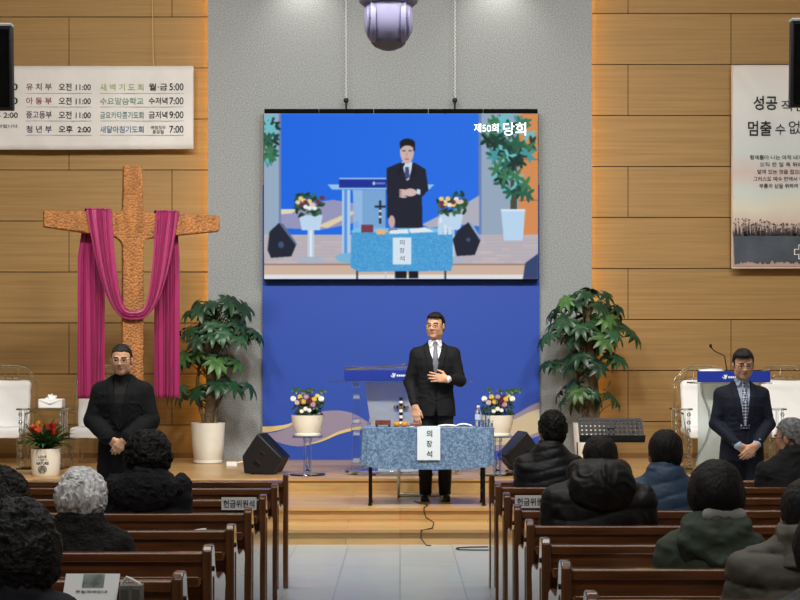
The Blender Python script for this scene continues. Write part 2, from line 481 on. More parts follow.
build('wave_print', strip([(262.5, 433), (280, 431), (300, 420), (320, 412), (338, 410.5), (352, 413), (366, 421), (400, 436), (440, 444), (480, 432), (513, 416), (539.4, 402)],
                          [(262.5, 436), (280, 443), (300, 446.5), (318, 442), (340, 433), (362, 428), (380, 432), (410, 446), (440, 452), (480, 452), (505, 449), (539.4, 436)], .003), M_mauve, bd)
build('wave_line', strip([(262.5, 426.5), (275, 426), (288, 424), (300, 419)], [(262.5, 432.5), (275, 431), (288, 427), (300, 419.6)], .006), M_gold, bd)
build('wave_line', strip([(304, 444.5), (320, 440), (340, 431), (362, 426)], [(304, 445), (320, 442), (340, 434), (362, 429)], .006), M_gold, bd)
build('wave_line', strip([(470, 441), (497, 433), (513, 420), (539.4, 409)], [(470, 446), (497, 445), (513, 443), (539.4, 432)], .006), mat('sand_wave_print', (190, 176, 146), .6), bd)

# ------------------------------------------------------------------ hanging LED screen
M_matte = mat('matte_black', (10, 10, 11), .9, spec=.1)
YS = 18.40; ss = F / YS
sx0, sx1 = (264 - 400) / ss, (538 - 400) / ss; sz0, sz1 = H - (279 - 368) / ss, H - (113.5 - 368) / ss
scw = sx1 - sx0
scr = thing('led_screen', 'large hanging video screen showing the speaker at his blue table, above the stage', 'screen', ((sx0 + sx1) / 2, YS, sz0))
scx = (sx0 + sx1) / 2
build('cabinet', MB().box((-scw / 2 - .006, .004, -.012), (scw / 2 + .006, .11, sz1 - sz0)), M_matte, scr)
for i in range(5):
    build('top_beam', MB().box((-scw / 2 + i * scw / 5 + .004, -.012, sz1 - sz0 + .002), (-scw / 2 + (i + 1) * scw / 5 - .004, .1, sz1 - sz0 + .055)), M_matte, scr, bevel=.006)
for px in (346, 455):
    x = (px - 400) / ss - scx
    b = MB()
    b.tube([(x, .05, sz1 - sz0 + .05), (x, .05, sz1 - sz0 + .14)], .012)
    b.ball((x, .05, sz1 - sz0 + .17), .034, 10)
    build('hanger_bolt', b, M_black, scr)
    b = MB(); z = sz1 - sz0 + .19
    while z < 6.66 - sz0:
        b.tube([(x - .008, .05, z), (x, .05, z + .015), (x + .008, .05, z + .03), (x, .05, z + .04), (x - .008, .05, z + .05)], .007, 5)
        z += .048
    build('chain', b, mat('pale_chain', (196, 198, 196), .5), scr)

class Paint:
    def __init__(s, x0, x1, y0, y1, k):
        s.k = k; s.x0, s.y0 = x0, y0
        s.w, s.h = int((x1 - x0) * k), int((y1 - y0) * k)
        s.X, s.Y = np.meshgrid(x0 + (np.arange(s.w) + .5) / k, y0 + (np.arange(s.h) + .5) / k)
        s.a = np.zeros((s.h, s.w, 3))
    def put(s, m, c, al=1.0):
        m = m * al; s.a = s.a * (1 - m[..., None]) + np.array(c, float) * m[..., None]
    def win(s, x0, x1, y0, y1):
        a, b = int(max(0, (x0 - s.x0) * s.k - 1)), int(min(s.w, (x1 - s.x0) * s.k + 2)); c, d = int(max(0, (y0 - s.y0) * s.k - 1)), int(min(s.h, (y1 - s.y0) * s.k + 2))
        return (slice(c, max(c, d)), slice(a, max(a, b)))
    def blend(s, w, m, c, al):
        m = (m * al)[..., None]; s.a[w] = s.a[w] * (1 - m) + np.array(c, float) * m
    def poly(s, pts, c, al=1):
        n = len(pts); w = s.win(min(p[0] for p in pts), max(p[0] for p in pts), min(p[1] for p in pts), max(p[1] for p in pts))
        X, Y = s.X[w], s.Y[w]; ins = np.zeros(X.shape, bool)
        for i in range(n):
            (x1, y1), (x2, y2) = pts[i], pts[(i + 1) % n]
            if y1 == y2: continue
            q = ((Y < y1) != (Y < y2)) & (X < (x2 - x1) * (Y - y1) / (y2 - y1) + x1)
            ins ^= q
        s.blend(w, ins.astype(float), c, al)
    def rect(s, a, b, c, d, col, al=1): s.poly([(a, b), (c, b), (c, d), (a, d)], col, al)
    def ell(s, cx, cy, rx, ry, c, al=1, ang=0):
        r = max(rx, ry); w = s.win(cx - r, cx + r, cy - r, cy + r)
        ca, sa = math.cos(ang), math.sin(ang); dx, dy = s.X[w] - cx, s.Y[w] - cy
        s.blend(w, (((dx * ca + dy * sa) / rx) ** 2 + ((-dx * sa + dy * ca) / ry) ** 2 < 1).astype(float), c, al)
def screen_picture():
    R = random.Random(5)
    p = Paint(25, 780, 25, 480, 1.0)
    p.rect(0, 0, 800, 500, (22, 102, 228))
    p.put(np.clip((p.X - 70) / 500, 0, 1) * .25, (70, 130, 235))
    p.rect(25, 25, 71, 365, (150, 172, 196)); p.rect(66, 25, 72, 365, (110, 130, 170))
    p.rect(616, 25, 726, 365, (150, 168, 190)); p.rect(616, 25, 624, 365, (100, 128, 180)); p.rect(726, 25, 780, 365, (214, 140, 84))
    p.rect(726, 150, 780, 153, (170, 100, 60)); p.rect(726, 262, 780, 265, (170, 100, 60))
    p.poly([(72, 292), (120, 290), (160, 270), (215, 262), (275, 272), (330, 300), (260, 330), (180, 345), (72, 340)], (150, 150, 190))
    p.poly([(72, 288), (118, 288), (100, 300), (72, 302)], (226, 214, 190)); p.poly([(170, 335), (270, 292), (275, 300), (200, 340)], (224, 206, 170))
    p.poly([(460, 330), (520, 300), (560, 285), (618, 250), (618, 335), (560, 330), (480, 340)], (176, 176, 190))
    p.rect(25, 358, 780, 445, (186, 178, 186))
    for i in range(9): p.rect(25, 364 + i * 9, 780, 365.5 + i * 9, (160, 148, 160), .6)
    for i in range(60):
        x, y = R.uniform(25, 760), 358 + 9 * R.randint(0, 8); p.rect(x, y, x + R.uniform(20, 60), y + 8, (206, 190, 186), .35)
    p.rect(25, 440, 780, 470, (206, 178, 160)); p.rect(25, 438, 780, 442, (150, 120, 110)); p.rect(25, 468, 780, 480, (226, 226, 228))
    def leafs(cx, cy, rx, ry, n):
        for i in range(n):
            a = R.uniform(0, 2 * PI); q = math.sqrt(R.random()); x, y = cx + rx * q * math.cos(a), cy + ry * q * math.sin(a)
            c = R.choice([(24, 64, 56), (40, 96, 76), (70, 150, 160), (110, 190, 200), (22, 50, 46), (60, 120, 84)])
            for k in range(5):
                b = k * 1.25 + R.random(); p.ell(x + 11 * math.cos(b), y + 11 * math.sin(b), 13, 4.5, c, 1, b)
    p.rect(704, 150, 722, 292, (70, 74, 60))
    leafs(705, 100, 68, 66, 46); leafs(690, 190, 40, 40, 10); leafs(735, 235, 36, 18, 6); leafs(38, 95, 14, 60, 16)
    p.poly([(678, 288), (745, 288), (738, 374), (686, 374)], (186, 214, 240)); p.rect(678, 288, 745, 294, (216, 232, 248))
    # lectern
    p.poly([(268, 235), (360, 235), (360, 350), (290, 350)], (120, 166, 214)); p.rect(240, 235, 263, 432, (170, 206, 240)); p.rect(246, 235, 254, 432, (90, 146, 220))
    p.rect(270, 235, 296, 345, (150, 190, 232), .8)
    p.poly([(200, 220), (495, 220), (480, 234), (212, 234)], (150, 196, 236)); p.rect(232, 205, 362, 229, (16, 44, 150)); p.rect(232, 202, 362, 206, (170, 200, 240))
    p.ell(328, 217, 4, 5, (190, 204, 236)); [p.rect(335 + 5 * i, 214, 338.5 + 5 * i, 220, (150, 168, 220)) for i in range(5)]
    p.ell(262, 422, 40, 14, (120, 180, 214))
    p.rect(342, 264, 348, 328, (30, 40, 60)); p.rect(330, 278, 360, 284, (30, 40, 60)); p.rect(342, 290, 348, 296, (230, 230, 230)); p.rect(342, 306, 348, 312, (230, 230, 230))
    # flower pots and stands
    for cx, cy, pw, pb in ((154, 305, 33, 346), (541, 302, 33, 345)):
        p.rect(cx - 9, pb, cx + 9, 424, (190, 206, 226)); p.rect(cx - 3, pb, cx + 3, 424, (226, 236, 246)); p.ell(cx, 428, 40, 9, (170, 180, 198))
        p.poly([(cx - pw, cy), (cx + pw, cy), (cx + pw * .75, pb), (cx - pw * .75, pb)], (190, 216, 240))
        for i in range(46):
            x, y = cx + R.uniform(-40, 40), cy - R.uniform(0, 58); p.ell(x, y, 9, 4, R.choice([(24, 52, 40), (40, 80, 56), (60, 110, 80)]), 1, R.uniform(0, 3))
        for i in range(13):
            p.ell(cx + R.uniform(-36, 36), cy - R.uniform(18, 50), 7, 6, R.choice([(236, 238, 244), (240, 236, 230), (240, 206, 120), (110, 44, 66), (226, 200, 190)]))
    # wedge monitors
    for pts in ([(35, 400), (40, 350), (66, 326), (113, 388), (100, 418), (44, 422)], [(545, 372), (560, 345), (588, 324), (622, 372), (606, 414), (556, 417)]):
        p.poly(pts, (26, 32, 50))
    p.poly([(66, 326), (78, 328), (116, 384), (113, 388)], (90, 110, 150)); p.poly([(588, 324), (598, 326), (626, 372), (622, 376)], (150, 170, 200)); p.ell(72, 386, 8, 9, (60, 80, 120)); p.ell(588, 372, 6, 6, (60, 80, 120))
    # man
    p.rect(386, 455, 418, 478, (14, 16, 26)); p.rect(424, 455, 450, 478, (14, 16, 26))
    p.poly([(363, 175), (400, 160), (440, 160), (470, 178), (478, 235), (460, 255), (462, 350), (388, 350), (384, 318), (364, 312)], (24, 28, 46))
    p.poly([(404, 158), (434, 158), (428, 205), (418, 210)], (206, 220, 240)); p.poly([(414, 172), (424, 172), (426, 200), (419, 206), (413, 198)], (60, 74, 120))
    p.poly([(395, 200), (415, 160), (404, 162), (392, 190)], (16, 18, 32)); p.poly([(436, 160), (446, 190), (424, 210)], (16, 18, 32))
    p.ell(419, 130, 19, 33, (206, 178, 172)); p.ell(420, 108, 21, 14, (16, 16, 22)); p.rect(436, 104, 441, 128, (16, 16, 22)); p.rect(400, 106, 404, 122, (16, 16, 22)); p.ell(420, 120, 15, 7, (206, 178, 172))
    p.rect(406, 126, 415, 129, (40, 40, 50)); p.rect(423, 126, 432, 129, (40, 40, 50)); p.rect(413, 149, 424, 152, (150, 90, 96)); p.rect(417, 134, 420, 142, (176, 140, 136))
    p.ell(428, 242, 18, 11, (214, 184, 176))
    for i in range(4): p.ell(408, 236 + i * 6, 11, 2.8, (214, 184, 176), 1, .1)
    p.poly([(446, 232), (456, 234), (456, 248), (446, 246)], (206, 220, 240))
    p.ell(377, 322, 9, 17, (200, 168, 160))
    # table
    p.rect(279, 455, 284, 480, (40, 50, 70)); p.rect(522, 455, 527, 480, (40, 50, 70)); p.rect(358, 455, 420, 458, (190, 200, 210)); p.rect(358, 455, 362, 478, (190, 200, 210))
    p.poly([(266, 345), (545, 345), (545, 440), (540, 458), (285, 460), (264, 448)], (70, 156, 214))
    for i in range(1500):
        x, y = R.uniform(268, 542), R.uniform(352, 455); p.rect(x, y, x + 2.5, y + 2.5, R.choice([(120, 190, 226), (50, 130, 196), (90, 172, 222)]), .7)
    p.poly([(276, 340), (535, 340), (546, 352), (264, 352)], (120, 196, 236))
    p.rect(293, 331, 326, 352, (120, 54, 74)); p.ell(342, 351, 8, 7, (240, 180, 120)); p.ell(354, 351, 7, 7, (240, 180, 120)); p.rect(368, 342, 392, 350, (150, 80, 90))
    p.poly([(372, 346), (420, 343), (424, 355), (370, 356)], (226, 236, 246)); p.poly([(424, 342), (470, 338), (494, 350), (430, 354)], (226, 236, 246))
    p.rect(504, 322, 518, 358, (190, 214, 236)); p.ell(511, 318, 5, 8, (220, 232, 244)); p.rect(520, 332, 529, 358, (216, 228, 240)); p.rect(532, 336, 543, 358, (206, 222, 238))
    p.rect(380, 366, 431, 440, (214, 230, 242))
    p.poly([(745, 436), (780, 410), (780, 480), (738, 480)], (50, 66, 110))
    for ax_ in (0, 1):
        for _ in range(2): p.a = (np.roll(p.a, 1, ax_) + p.a * 2 + np.roll(p.a, -1, ax_)) / 4
    p.a += (np.random.RandomState(2).rand(*p.a.shape) - .5) * 7
    return np.clip(p.a, 0, 255)
pic = screen_picture()
# average down to about one picture cell per pixel
hh, ww = pic.shape[:2]; nw, nh = 330, int(330 * 165.5 / 274)
def resample(a, nw, nh):
    K = 3
    xi = np.minimum(((np.arange(nw * K) + .5) / (nw * K) * ww).astype(int), ww - 1); yi = np.minimum(((np.arange(nh * K) + .5) / (nh * K) * hh).astype(int), hh - 1)
    return a[yi][:, xi].reshape(nh, K, nw, K, 3).mean((1, 3))
pic = resample(pic, nw, nh)[::-1]
me = bpy.data.meshes.new('picture')
gx, gz = np.meshgrid(np.linspace(-scw / 2, scw / 2, nw + 1), np.linspace(0, sz1 - sz0, nh + 1))
co = np.stack([gx, np.zeros_like(gx), gz], -1).reshape(-1, 3)
ii = (np.arange(nh)[:, None] * (nw + 1) + np.arange(nw)[None]).ravel()
fq = np.stack([ii, ii + 1, ii + nw + 2, ii + nw + 1], 1)
me.vertices.add(len(co)); me.vertices.foreach_set('co', co.ravel())
me.loops.add(fq.size); me.loops.foreach_set('vertex_index', fq.ravel().astype(np.int32))
me.polygons.add(len(fq)); me.polygons.foreach_set('loop_start', (np.arange(len(fq)) * 4).astype(np.int32))
me.update(calc_edges=True)
ca = me.color_attributes.new('video', 'FLOAT_COLOR', 'CORNER')
cc = pic.reshape(-1, 3) / 255; cc = np.where(cc <= .04045, cc / 12.92, ((cc + .055) / 1.055) ** 2.4)
cc = np.concatenate([cc, np.ones((len(cc), 1))], 1).repeat(4, 0)
ca.data.foreach_set('color', cc.ravel().astype(np.float32))
m, nt, b = node_mat('video_picture', .5, .2)
at = nt.nodes.new('ShaderNodeVertexColor'); at.layer_name = 'video'
b.inputs['Base Color'].default_value = (.01, .01, .01, 1); nt.links.new(at.outputs[0], b.inputs['Emission Color']); b.inputs['Emission Strength'].default_value = .95; b.inputs['Specular IOR Level'].default_value = 0
me.materials.append(m); link('picture', me, scr)
wl = mat('screen_caption_glow', (240, 246, 255), .5, emit=(240, 248, 255), estr=.95)
def spx(px, py): return ((px - 400) / ss - scx, -.004, H - (py - 368) / ss - sz0)
letters(scr, '제50회', spx(486.2, 128), 24.5 / ss, 9 / ss, .004, wl, 'caption')
letters(scr, '당회', spx(514.5, 129), 23 / ss, 13 / ss, .012, wl, 'caption')
for i, c in enumerate('의장석'): letters(scr, c, spx(402, 242.5 + 8 * i), 5 / ss, 5.2 / ss, .008, mat('screen_dark_text', (20, 40, 70), .5), 'caption')

# ------------------------------------------------------------------ dome light hanging from the ceiling
YD = 12.0; sd = F / YD
dl = thing('dome_projector', 'pale lavender globe-shaped stage light hanging from the ceiling on a yoke', 'stage light', ((388.5 - 400) / sd, YD, 0))
zc = H - (22.5 - 368) / sd
M_lav = mat('lavender_white_shell', (118, 116, 146), .5)
M_lavd = mat('grey_shell', (84, 82, 102), .4)
z0 = H - (2 - 368) / sd
build('mount_plate', MB().lathe([(.0, z0 + .12), (.16, z0 + .12), (.235, z0 + .06), (.24, z0 + .02), (.235, z0 - .0), (.2, z0 - .03), (.0, z0 - .04)][::-1], n=40), M_lav, dl)
build('drop_pole', MB().tube([(0, 0, z0 + .1), (0, 0, 6.7)], .03, 12), M_lavd, dl)
gl = MB(); R_ = .198
gl.lathe([(.001, -R_ * 1.05), (R_ * .3, -R_ * 1.0), (R_ * .55, -R_ * .87), (R_ * .8, -R_ * .62), (R_ * .96, -R_ * .3), (R_, 0), (R_ * .98, .1), (R_ * .9, .16), (.001, .17)], (0, 0, zc - .01), 40)
build('globe', gl, M_lav, dl)
build('globe_ring', MB().lathe([(R_ * .68 + .004, -R_ * .78), (R_ * .56 + .004, -R_ * .90), (R_ * .3, -R_ * 1.03), (.001, -R_ * 1.09)][::-1], (0, 0, zc - .012), 40), M_lavd, dl)
for sx in (-1, 1):
    for x, w, ex in ((.118, .021, .022), (.158, .011, .012)):
        rr_ = math.sqrt(max(R_ * R_ - x * x, .004)) + ex
        def arc(u, v, x=x, w=w, rr_=rr_, sx=sx):
            a = math.radians(-68 + 205 * u); return (sx * (x - w + 2 * w * v), -rr_ * math.cos(a), zc + rr_ * math.sin(a) if a < 1.4 else zc + rr_ * math.sin(a))
        build('yoke_arm', MB().grid(arc, 24, 2), M_lav, dl, solid=.022, bevel=.004)
    build('yoke_screw', MB().ball((sx * .140, -R_ * .80, zc + .0), .008, 8), M_black, dl)

# ------------------------------------------------------------------ banners
YBN = 18.72; sn = F / YBN
lb = thing('service_times_banner', 'wide white fabric banner of worship times on the left oak wall', 'banner', ((100 - 400) / sn, YBN, H - (149 - 368) / sn))
def lbp(px, py): return ((px - 100) / sn, -.012, -(py - 149) / sn)
def cloth(u, v):
    x = -90 + 283.5 * u; z = 149 - 83 * v + .8 * (1 - abs(2 * u - 1)) * (1 - v)
    w = .008 * math.sin(u * 23 + v * 2) * (0.3 + .7 * (1 - v)) + .012 * math.exp(-((u - .95 + .08 * (1 - v)) / .02) ** 2) * (v) + .004 * math.sin(u * 61 + v * 7)
    p = lbp(x, z); return (p[0], w * .6, p[2])
M_vinyl = mat('white_banner_cloth', (212, 208, 204), .6, var=.03, vscale=2)
build('cloth', MB().grid(cloth, 120, 14), M_vinyl, lb, solid=.003)
rows4 = [(87, '유 치 부', (104, 86, 74), '오전 11:00', '새 벽 기 도 회', (150, 170, 112), '월·금', '5:00'),
         (101, '아 동 부', (138, 66, 66), '오전 11:00', '수요말씀학교', (120, 150, 122), '수저녁', '7:00'),
         (115, '중고등부', (88, 62, 84), '오전 11:00', '금요카타콤기도회', (92, 132, 128), '금저녁', '9:00'),
         (129.3, '청 년 부', (52, 56, 84), '오후  2:00', '새달아침기도회', (70, 100, 140), None, '7:00')]
for py, a, ca_, tm, b_, cb_, d, e in rows4:
    t1 = MB(); text_into(t1, a, lbp(39.2, py), 25.5 / sn, 7 / sn, .012); build('lettering', t1, mat('print_%d_%d_%d' % ca_, ca_, .7), lb, smooth=False)
    t1 = MB(); text_into(t1, b_, lbp(122, py + .3), 43.5 / sn, 7 / sn, .01); build('lettering', t1, mat('print_%d_%d_%d' % cb_, cb_, .7), lb, smooth=False)
    letters(lb, tm, lbp(75, py), 32 / sn, 7.2 / sn, .009, M_ink)
    if d: letters(lb, d, lbp(158.3 if len(d) > 2 else 157.8, py), (18.5 if len(d) > 2 else 15.5) / sn, 7 / sn, .009, M_ink)
    else:
        letters(lb, '매월첫주', lbp(158.5, py - 1.6), 14.5 / sn, 3.6 / sn, 0, M_ink); letters(lb, '토요일', lbp(158.3, py + 2.6), 11 / sn, 3.6 / sn, .009, M_ink)
    letters(lb, e, lbp(176.6, py), 14 / sn, 7 / sn, .009, M_ink)
    if py < 125: letters(lb, '11:00' if py < 110 else '오후 2:00', lbp(2, py), 32 / sn, 7 / sn, .009, M_ink)
letters(lb, '(예배 후 시작됩니다.', lbp(-4, 126.5), 46 / sn, 4 / sn, 0, M_ink)
ru = MB()
for py in (93.5, 107, 121, 135.3):
    for a, c in ((26, 92), (100, 184)):
        p0, p1 = lbp(a, py), lbp(c, py); ru.box((p0[0], -.012, p0[2] - .003), (p1[0], -.0105, p0[2] + .003))
build('rule_lines', ru, mat('grey_rule', (170, 168, 166), .8), lb)
co = build('hanging_cord', MB().tube([W(153.5, 66, 18.75) - lb.location, W(153, 56, 18.8) - lb.location, W(152.6, 10, 18.86) - lb.location, W(152.6, -30, 18.86) - lb.location], .006, 6), mat('pale_cord', (196, 160, 110), .7), lb)

# right banner with a printed dusk landscape
rb0, rb1, rt, rbm = 732.0, 876.0, 65.0, 268.0
rb = thing('scripture_banner', 'tall banner with black calligraphy over a misty reed landscape on right oak wall', 'banner', ((804 - 400) / sn, YBN, H - (rbm - 368) / sn))
hb = (rbm - rt) / sn
def rcl(u, v):
    return ((rb0 + (rb1 - rb0) * u - 804) / sn, .004 * math.sin(u * 17 + v * 3) + .012 * math.exp(-((u + v - 1.02) / .03) ** 2) * v, hb * v)
m, nt, b = node_mat('misty_landscape_print', .55, .3); L = nt.links.new; N = nt.nodes.new
tc = N('ShaderNodeTexCoord'); sp = N('ShaderNodeSeparateXYZ'); L(tc.outputs['Object'], sp.inputs[0])
rmp = N('ShaderNodeValToRGB'); mr = N('ShaderNodeMapRange'); mr.inputs[2].default_value = hb; L(sp.outputs['Z'], mr.inputs[0])
no = N('ShaderNodeTexNoise'); no.inputs['Scale'].default_value = 1.6; no.inputs['Detail'].default_value = 4; L(tc.outputs['Object'], no.inputs['Vector'])
ad = N('ShaderNodeMath'); ad.operation = 'MULTIPLY_ADD'; ad.inputs[1].default_value = .16; L(no.outputs['Fac'], ad.inputs[0]); ad2 = N('ShaderNodeMath'); ad2.operation = 'ADD'; ad2.inputs[1].default_value = -.08
L(mr.outputs[0], ad.inputs[2]); L(ad.outputs[0], ad2.inputs[0]); L(ad2.outputs[0], rmp.inputs['Fac'])
els = rmp.color_ramp.elements
els[0].position = 0; els[0].color = rgb((178, 150, 140)); els[1].position = 1; els[1].color = rgb((206, 198, 194))
for q, c in ((.06, (160, 138, 132)), (.15, (176, 152, 146)), (.22, (196, 176, 164)), (.30, (204, 200, 184)), (.38, (192, 200, 196)), (.47, (196, 178, 174)), (.56, (190, 198, 196)), (.7, (200, 202, 202)), (.85, (206, 206, 204))):
    e = els.new(q); e.color = rgb(c)
L(rmp.outputs[0], b.inputs['Base Color'])
build('cloth', MB().grid(rcl, 50, 60), m, rb, solid=.003)
def rbp(px, py): return ((px - 804) / sn, -.014, -(py - rbm) / sn)
R = random.Random(3)
rd = MB()
top = []
x = rb0 + .8
while x < rb1 - .8:
    top.append((x, 233 + R.uniform(-2.2, 2.2) + 2 * math.sin(x * .12) + max(0, (x - 800) * .05))); x += 1.2
bot = []
x = rb1 - .8
while x > rb0 + .8:
    bot.append((x, 262 + R.uniform(-1.5, 2.5))); x -= 1.6
rd.prism([(rbp(a, c)[0], rbp(a, c)[2]) for a, c in top + bot], -.013, -.0115)
build('reed_print', rd, mat('slate_reed_print', (66, 74, 84), .7, var=.12, vscale=4), rb, smooth=False, fix=True)
rd = MB()
for i in range(520):
    x = rb0 + 1.5 + R.random() * (rb1 - rb0 - 3); y = 236 + max(0, (x - 800) * .05); h_ = R.uniform(3, 16) * (1.0 if x < 770 else .7); dx = R.uniform(-2.5, 2.5)
    a, c = rbp(x, y), rbp(x + dx, y - h_); w = .0045
    rd.add([(a[0] - w, -.0135, a[2]), (a[0] + w, -.0135, a[2]), (c[0], -.0135, c[2])], [(0, 1, 2)])
    if R.random() < .6:
        c2 = rbp(x + dx * 1.25, y - h_ * 1.12); rd.add([(c[0] - .012, -.0135, c[2]), (c2[0], -.0135, c2[2] - .01), (c[0] + .012, -.0135, c[2] + .004), (c2[0] + .004, -.0135, c2[2] + .012)], [(0, 1, 2, 3)])
build('grass_print', rd, mat('brown_grass_print', (92, 82, 84), .7), rb, smooth=False)
letters(rb, '성공', rbp(765, 103), 24 / sn, 14 / sn, .016, M_ink); letters(rb, '적인', rbp(793, 106), 24 / sn, 11 / sn, 0, M_ink); letters(rb, '인생을', rbp(831, 105), 36 / sn, 12 / sn, 0, M_ink)
letters(rb, '멈출', rbp(759.5, 128.5), 23.5 / sn, 15 / sn, .016, M_ink); letters(rb, '수', rbp(780, 129.5), 10 / sn, 11 / sn, 0, M_ink); letters(rb, '없는', rbp(801, 127.5), 25 / sn, 13 / sn, 0, M_ink); letters(rb, '꿈', rbp(828, 128), 14 / sn, 14 / sn, .004, M_ink)
for (x0, x1, py, t) in ((749.5, 855, 157.5, '형제들아 나는 아직 내가 잡은 줄로 여기지'), (759.5, 848, 164.7, '오직 한 일 즉 뒤에 있는 것은'), (757, 850, 171.9, '앞에 있는 것을 잡으려고 하나님이'), (753, 852, 179, '그리스도 예수 안에서 하나님이 위에서'), (759, 848, 186, '부름의 상을 위하여 달려가노라')):
    x1 = x0 + 3.95 * len(t)
    letters(rb, t, rbp((x0 + x1) / 2, py), (x1 - x0) / sn, 4.6 / sn, .004, M_ink)
em = MB(); q = .0
cx, cz = rbp(801, 252)[0], rbp(801, 252)[2]; a_, w_ = .085, .032
pts = [(-w_, a_), (w_, a_), (w_, w_), (a_, w_), (a_, -w_), (w_, -w_), (w_, -a_), (-w_, -a_), (-w_, -w_), (-a_, -w_), (-a_, w_), (-w_, w_)]
em.tube([(cx + px, -.016, cz + pz) for px, pz in pts + pts[:2]], .008, 6)
build('emblem', em, mat('white_print', (230, 226, 222), .7), rb)
fr = MB()
for (a, c) in (((-72, 0), (72, 0)), ((-72, 0), (-72, 203)), ((72, 0), (72, 203))):
    fr.tube([(a[0] / sn, -.004, a[1] / sn), (c[0] / sn, -.004, c[1] / sn)], .008, 6)
build('hem', fr, mat('pale_hem', (216, 192, 176), .7), rb)

# ------------------------------------------------------------------ wooden cross and its drape
ZS = .375                                   # stage top
cr_loc = Vector(((132.5 - 400) * 16.5 / F, 16.5, ZS)); cr_rot = math.radians(17)
M_cross = mat('hammered_golden_wood', (146, 94, 46), .5, var=.15, vscale=4, stretch=(3, 3, .6), bump=.0)
nt = M_cross.node_tree; vo = nt.nodes.new('ShaderNodeTexVoronoi'); vo.inputs['Scale'].default_value = 36
tcn = nt.nodes.new('ShaderNodeTexCoord'); nt.links.new(tcn.outputs['Object'], vo.inputs['Vector'])
bp = nt.nodes.new('ShaderNodeBump'); bp.inputs['Strength'].default_value = 1; bp.inputs['Distance'].default_value = .016; bp.invert = True
nt.links.new(vo.outputs['Distance'], bp.inputs['Height']); nt.links.new(bp.outputs[0], nt.nodes['Principled BSDF'].inputs['Normal'])
cr = thing('wooden_cross', 'tall hammered golden wooden cross draped with purple cloth, standing on the stage', 'cross', cr_loc, cr_rot)
poly = [(-.12, .0), (.12, .0), (.112, 2.3)]
for i in range(7):
    a = i / 6 * PI / 2; poly.append((.112 + .10 * (1 - math.cos(a)), 2.47 + .10 * math.sin(a)) if False else (.112 + .11 * (1 - math.cos(a)), 2.46 + .11 * math.sin(a)))
poly += [(.955, 2.66), (.955, 2.835), (.20, 2.84)]
for i in range(5):
    a = i / 4 * PI / 2; poly.append((.112 + .05 * (1 - math.sin(a)), 2.84 + .05 * (1 - math.cos(a))))
poly += [(.10, 3.355), (-.10, 3.355)]
for i in range(5):
    a = (1 - i / 4) * PI / 2; poly.append((-.112 - .05 * (1 - math.sin(a)), 2.84 + .05 * (1 - math.cos(a))))
poly += [(-.20, 2.84), (-.955, 2.835), (-.955, 2.66)]
for i in range(7):
    a = (1 - i / 6) * PI / 2; poly.append((-.112 - .11 * (1 - math.cos(a)), 2.46 + .11 * math.sin(a)))
poly += [(-.112, 2.3)]
b = MB(); b.prism(poly, -.07, .07)
build('cross_timber', b, M_cross, cr, bevel=.012)
build('base_block', MB().box((-.32, -.22, 0), (.32, .22, .10)), M_cross, cr, bevel=.01)
M_purple = mat('magenta_purple_satin', (142, 30, 84), .40, spec=.4, sheen=.1, bump=.08, bscale=90)
def pleat(v, k=6.0, a=.018, ph=0):
    w = v + .045 * math.sin(v * 9 + ph) + .03 * math.sin(v * 21 + 2 + ph)
    return a * (.75 + .4 * math.sin(v * 13 + ph)) * math.sin(w * 2 * PI * k + ph) + a * .45 * math.sin(w * 2 * PI * k * 1.9 + 1 + 2 * ph)
def swag(u, v):
    c = math.cos(PI * (1 - u)); vo_ = v
    xo, xi = (-.51, .50), (-.235, .245)
    xl = xo[0] + (xi[0] - xo[0]) * v; xr = xo[1] + (xi[1] - xo[1]) * v
    mid, half = (xl + xr) / 2, (xr - xl) / 2
    half = half
    zb = 1.66 + .10 * v ** 1.5; p = 2.7 + 1.2 * v
    dep = 1 - abs(c) ** p
    z = 2.852 - (2.852 - zb) * dep
    y = -.092 - .03 * dep - pleat(v + .03 * math.sin(u * 5), 5, .016, 1.2 * math.sin(u * 4)) * (1 - .35 * dep)
    return (mid + half * c, y, z)
def over(sgn):
    def fn(u, v):
        p = swag(0 if sgn < 0 else 1, v)
        t = u * PI
        return (p[0], p[1] * math.cos(t) if u < .5 else -.092 * math.cos(t), 2.852 + .022 * math.sin(t) + abs(pleat(v, 5, .008)))
    return fn
def tail(sgn):
    x0, x1 = ((-.58, -.29), (.255, .535))[sgn > 0]
    def fn(u, v):
        e = swag(0 if sgn < 0 else 1, v if sgn < 0 else 1 - v)[0]
        f = min(1, u * 4)
        return (e + (x0 + (x1 - x0) * v - e) * f, .088 + .03 * f + f * pleat(v + .02 * math.sin(u * 3 + v * 4), 5, .014 + .012 * u, sgn + .8 * u), 2.852 - u * 2.052)
    return fn
b = MB(); b.grid(swag, 90, 60)
for q in (-1, 1): b.grid(over(q), 8, 60); b.grid(tail(q), 40, 60)
dr = build('purple_drape', b, M_purple, solid=.004, ang=80); dr.location = cr_loc; dr.rotation_euler = (0, 0, cr_rot)
tag(dr, 'pleated magenta purple cloth swagged over the arms of the wooden cross', 'drape')

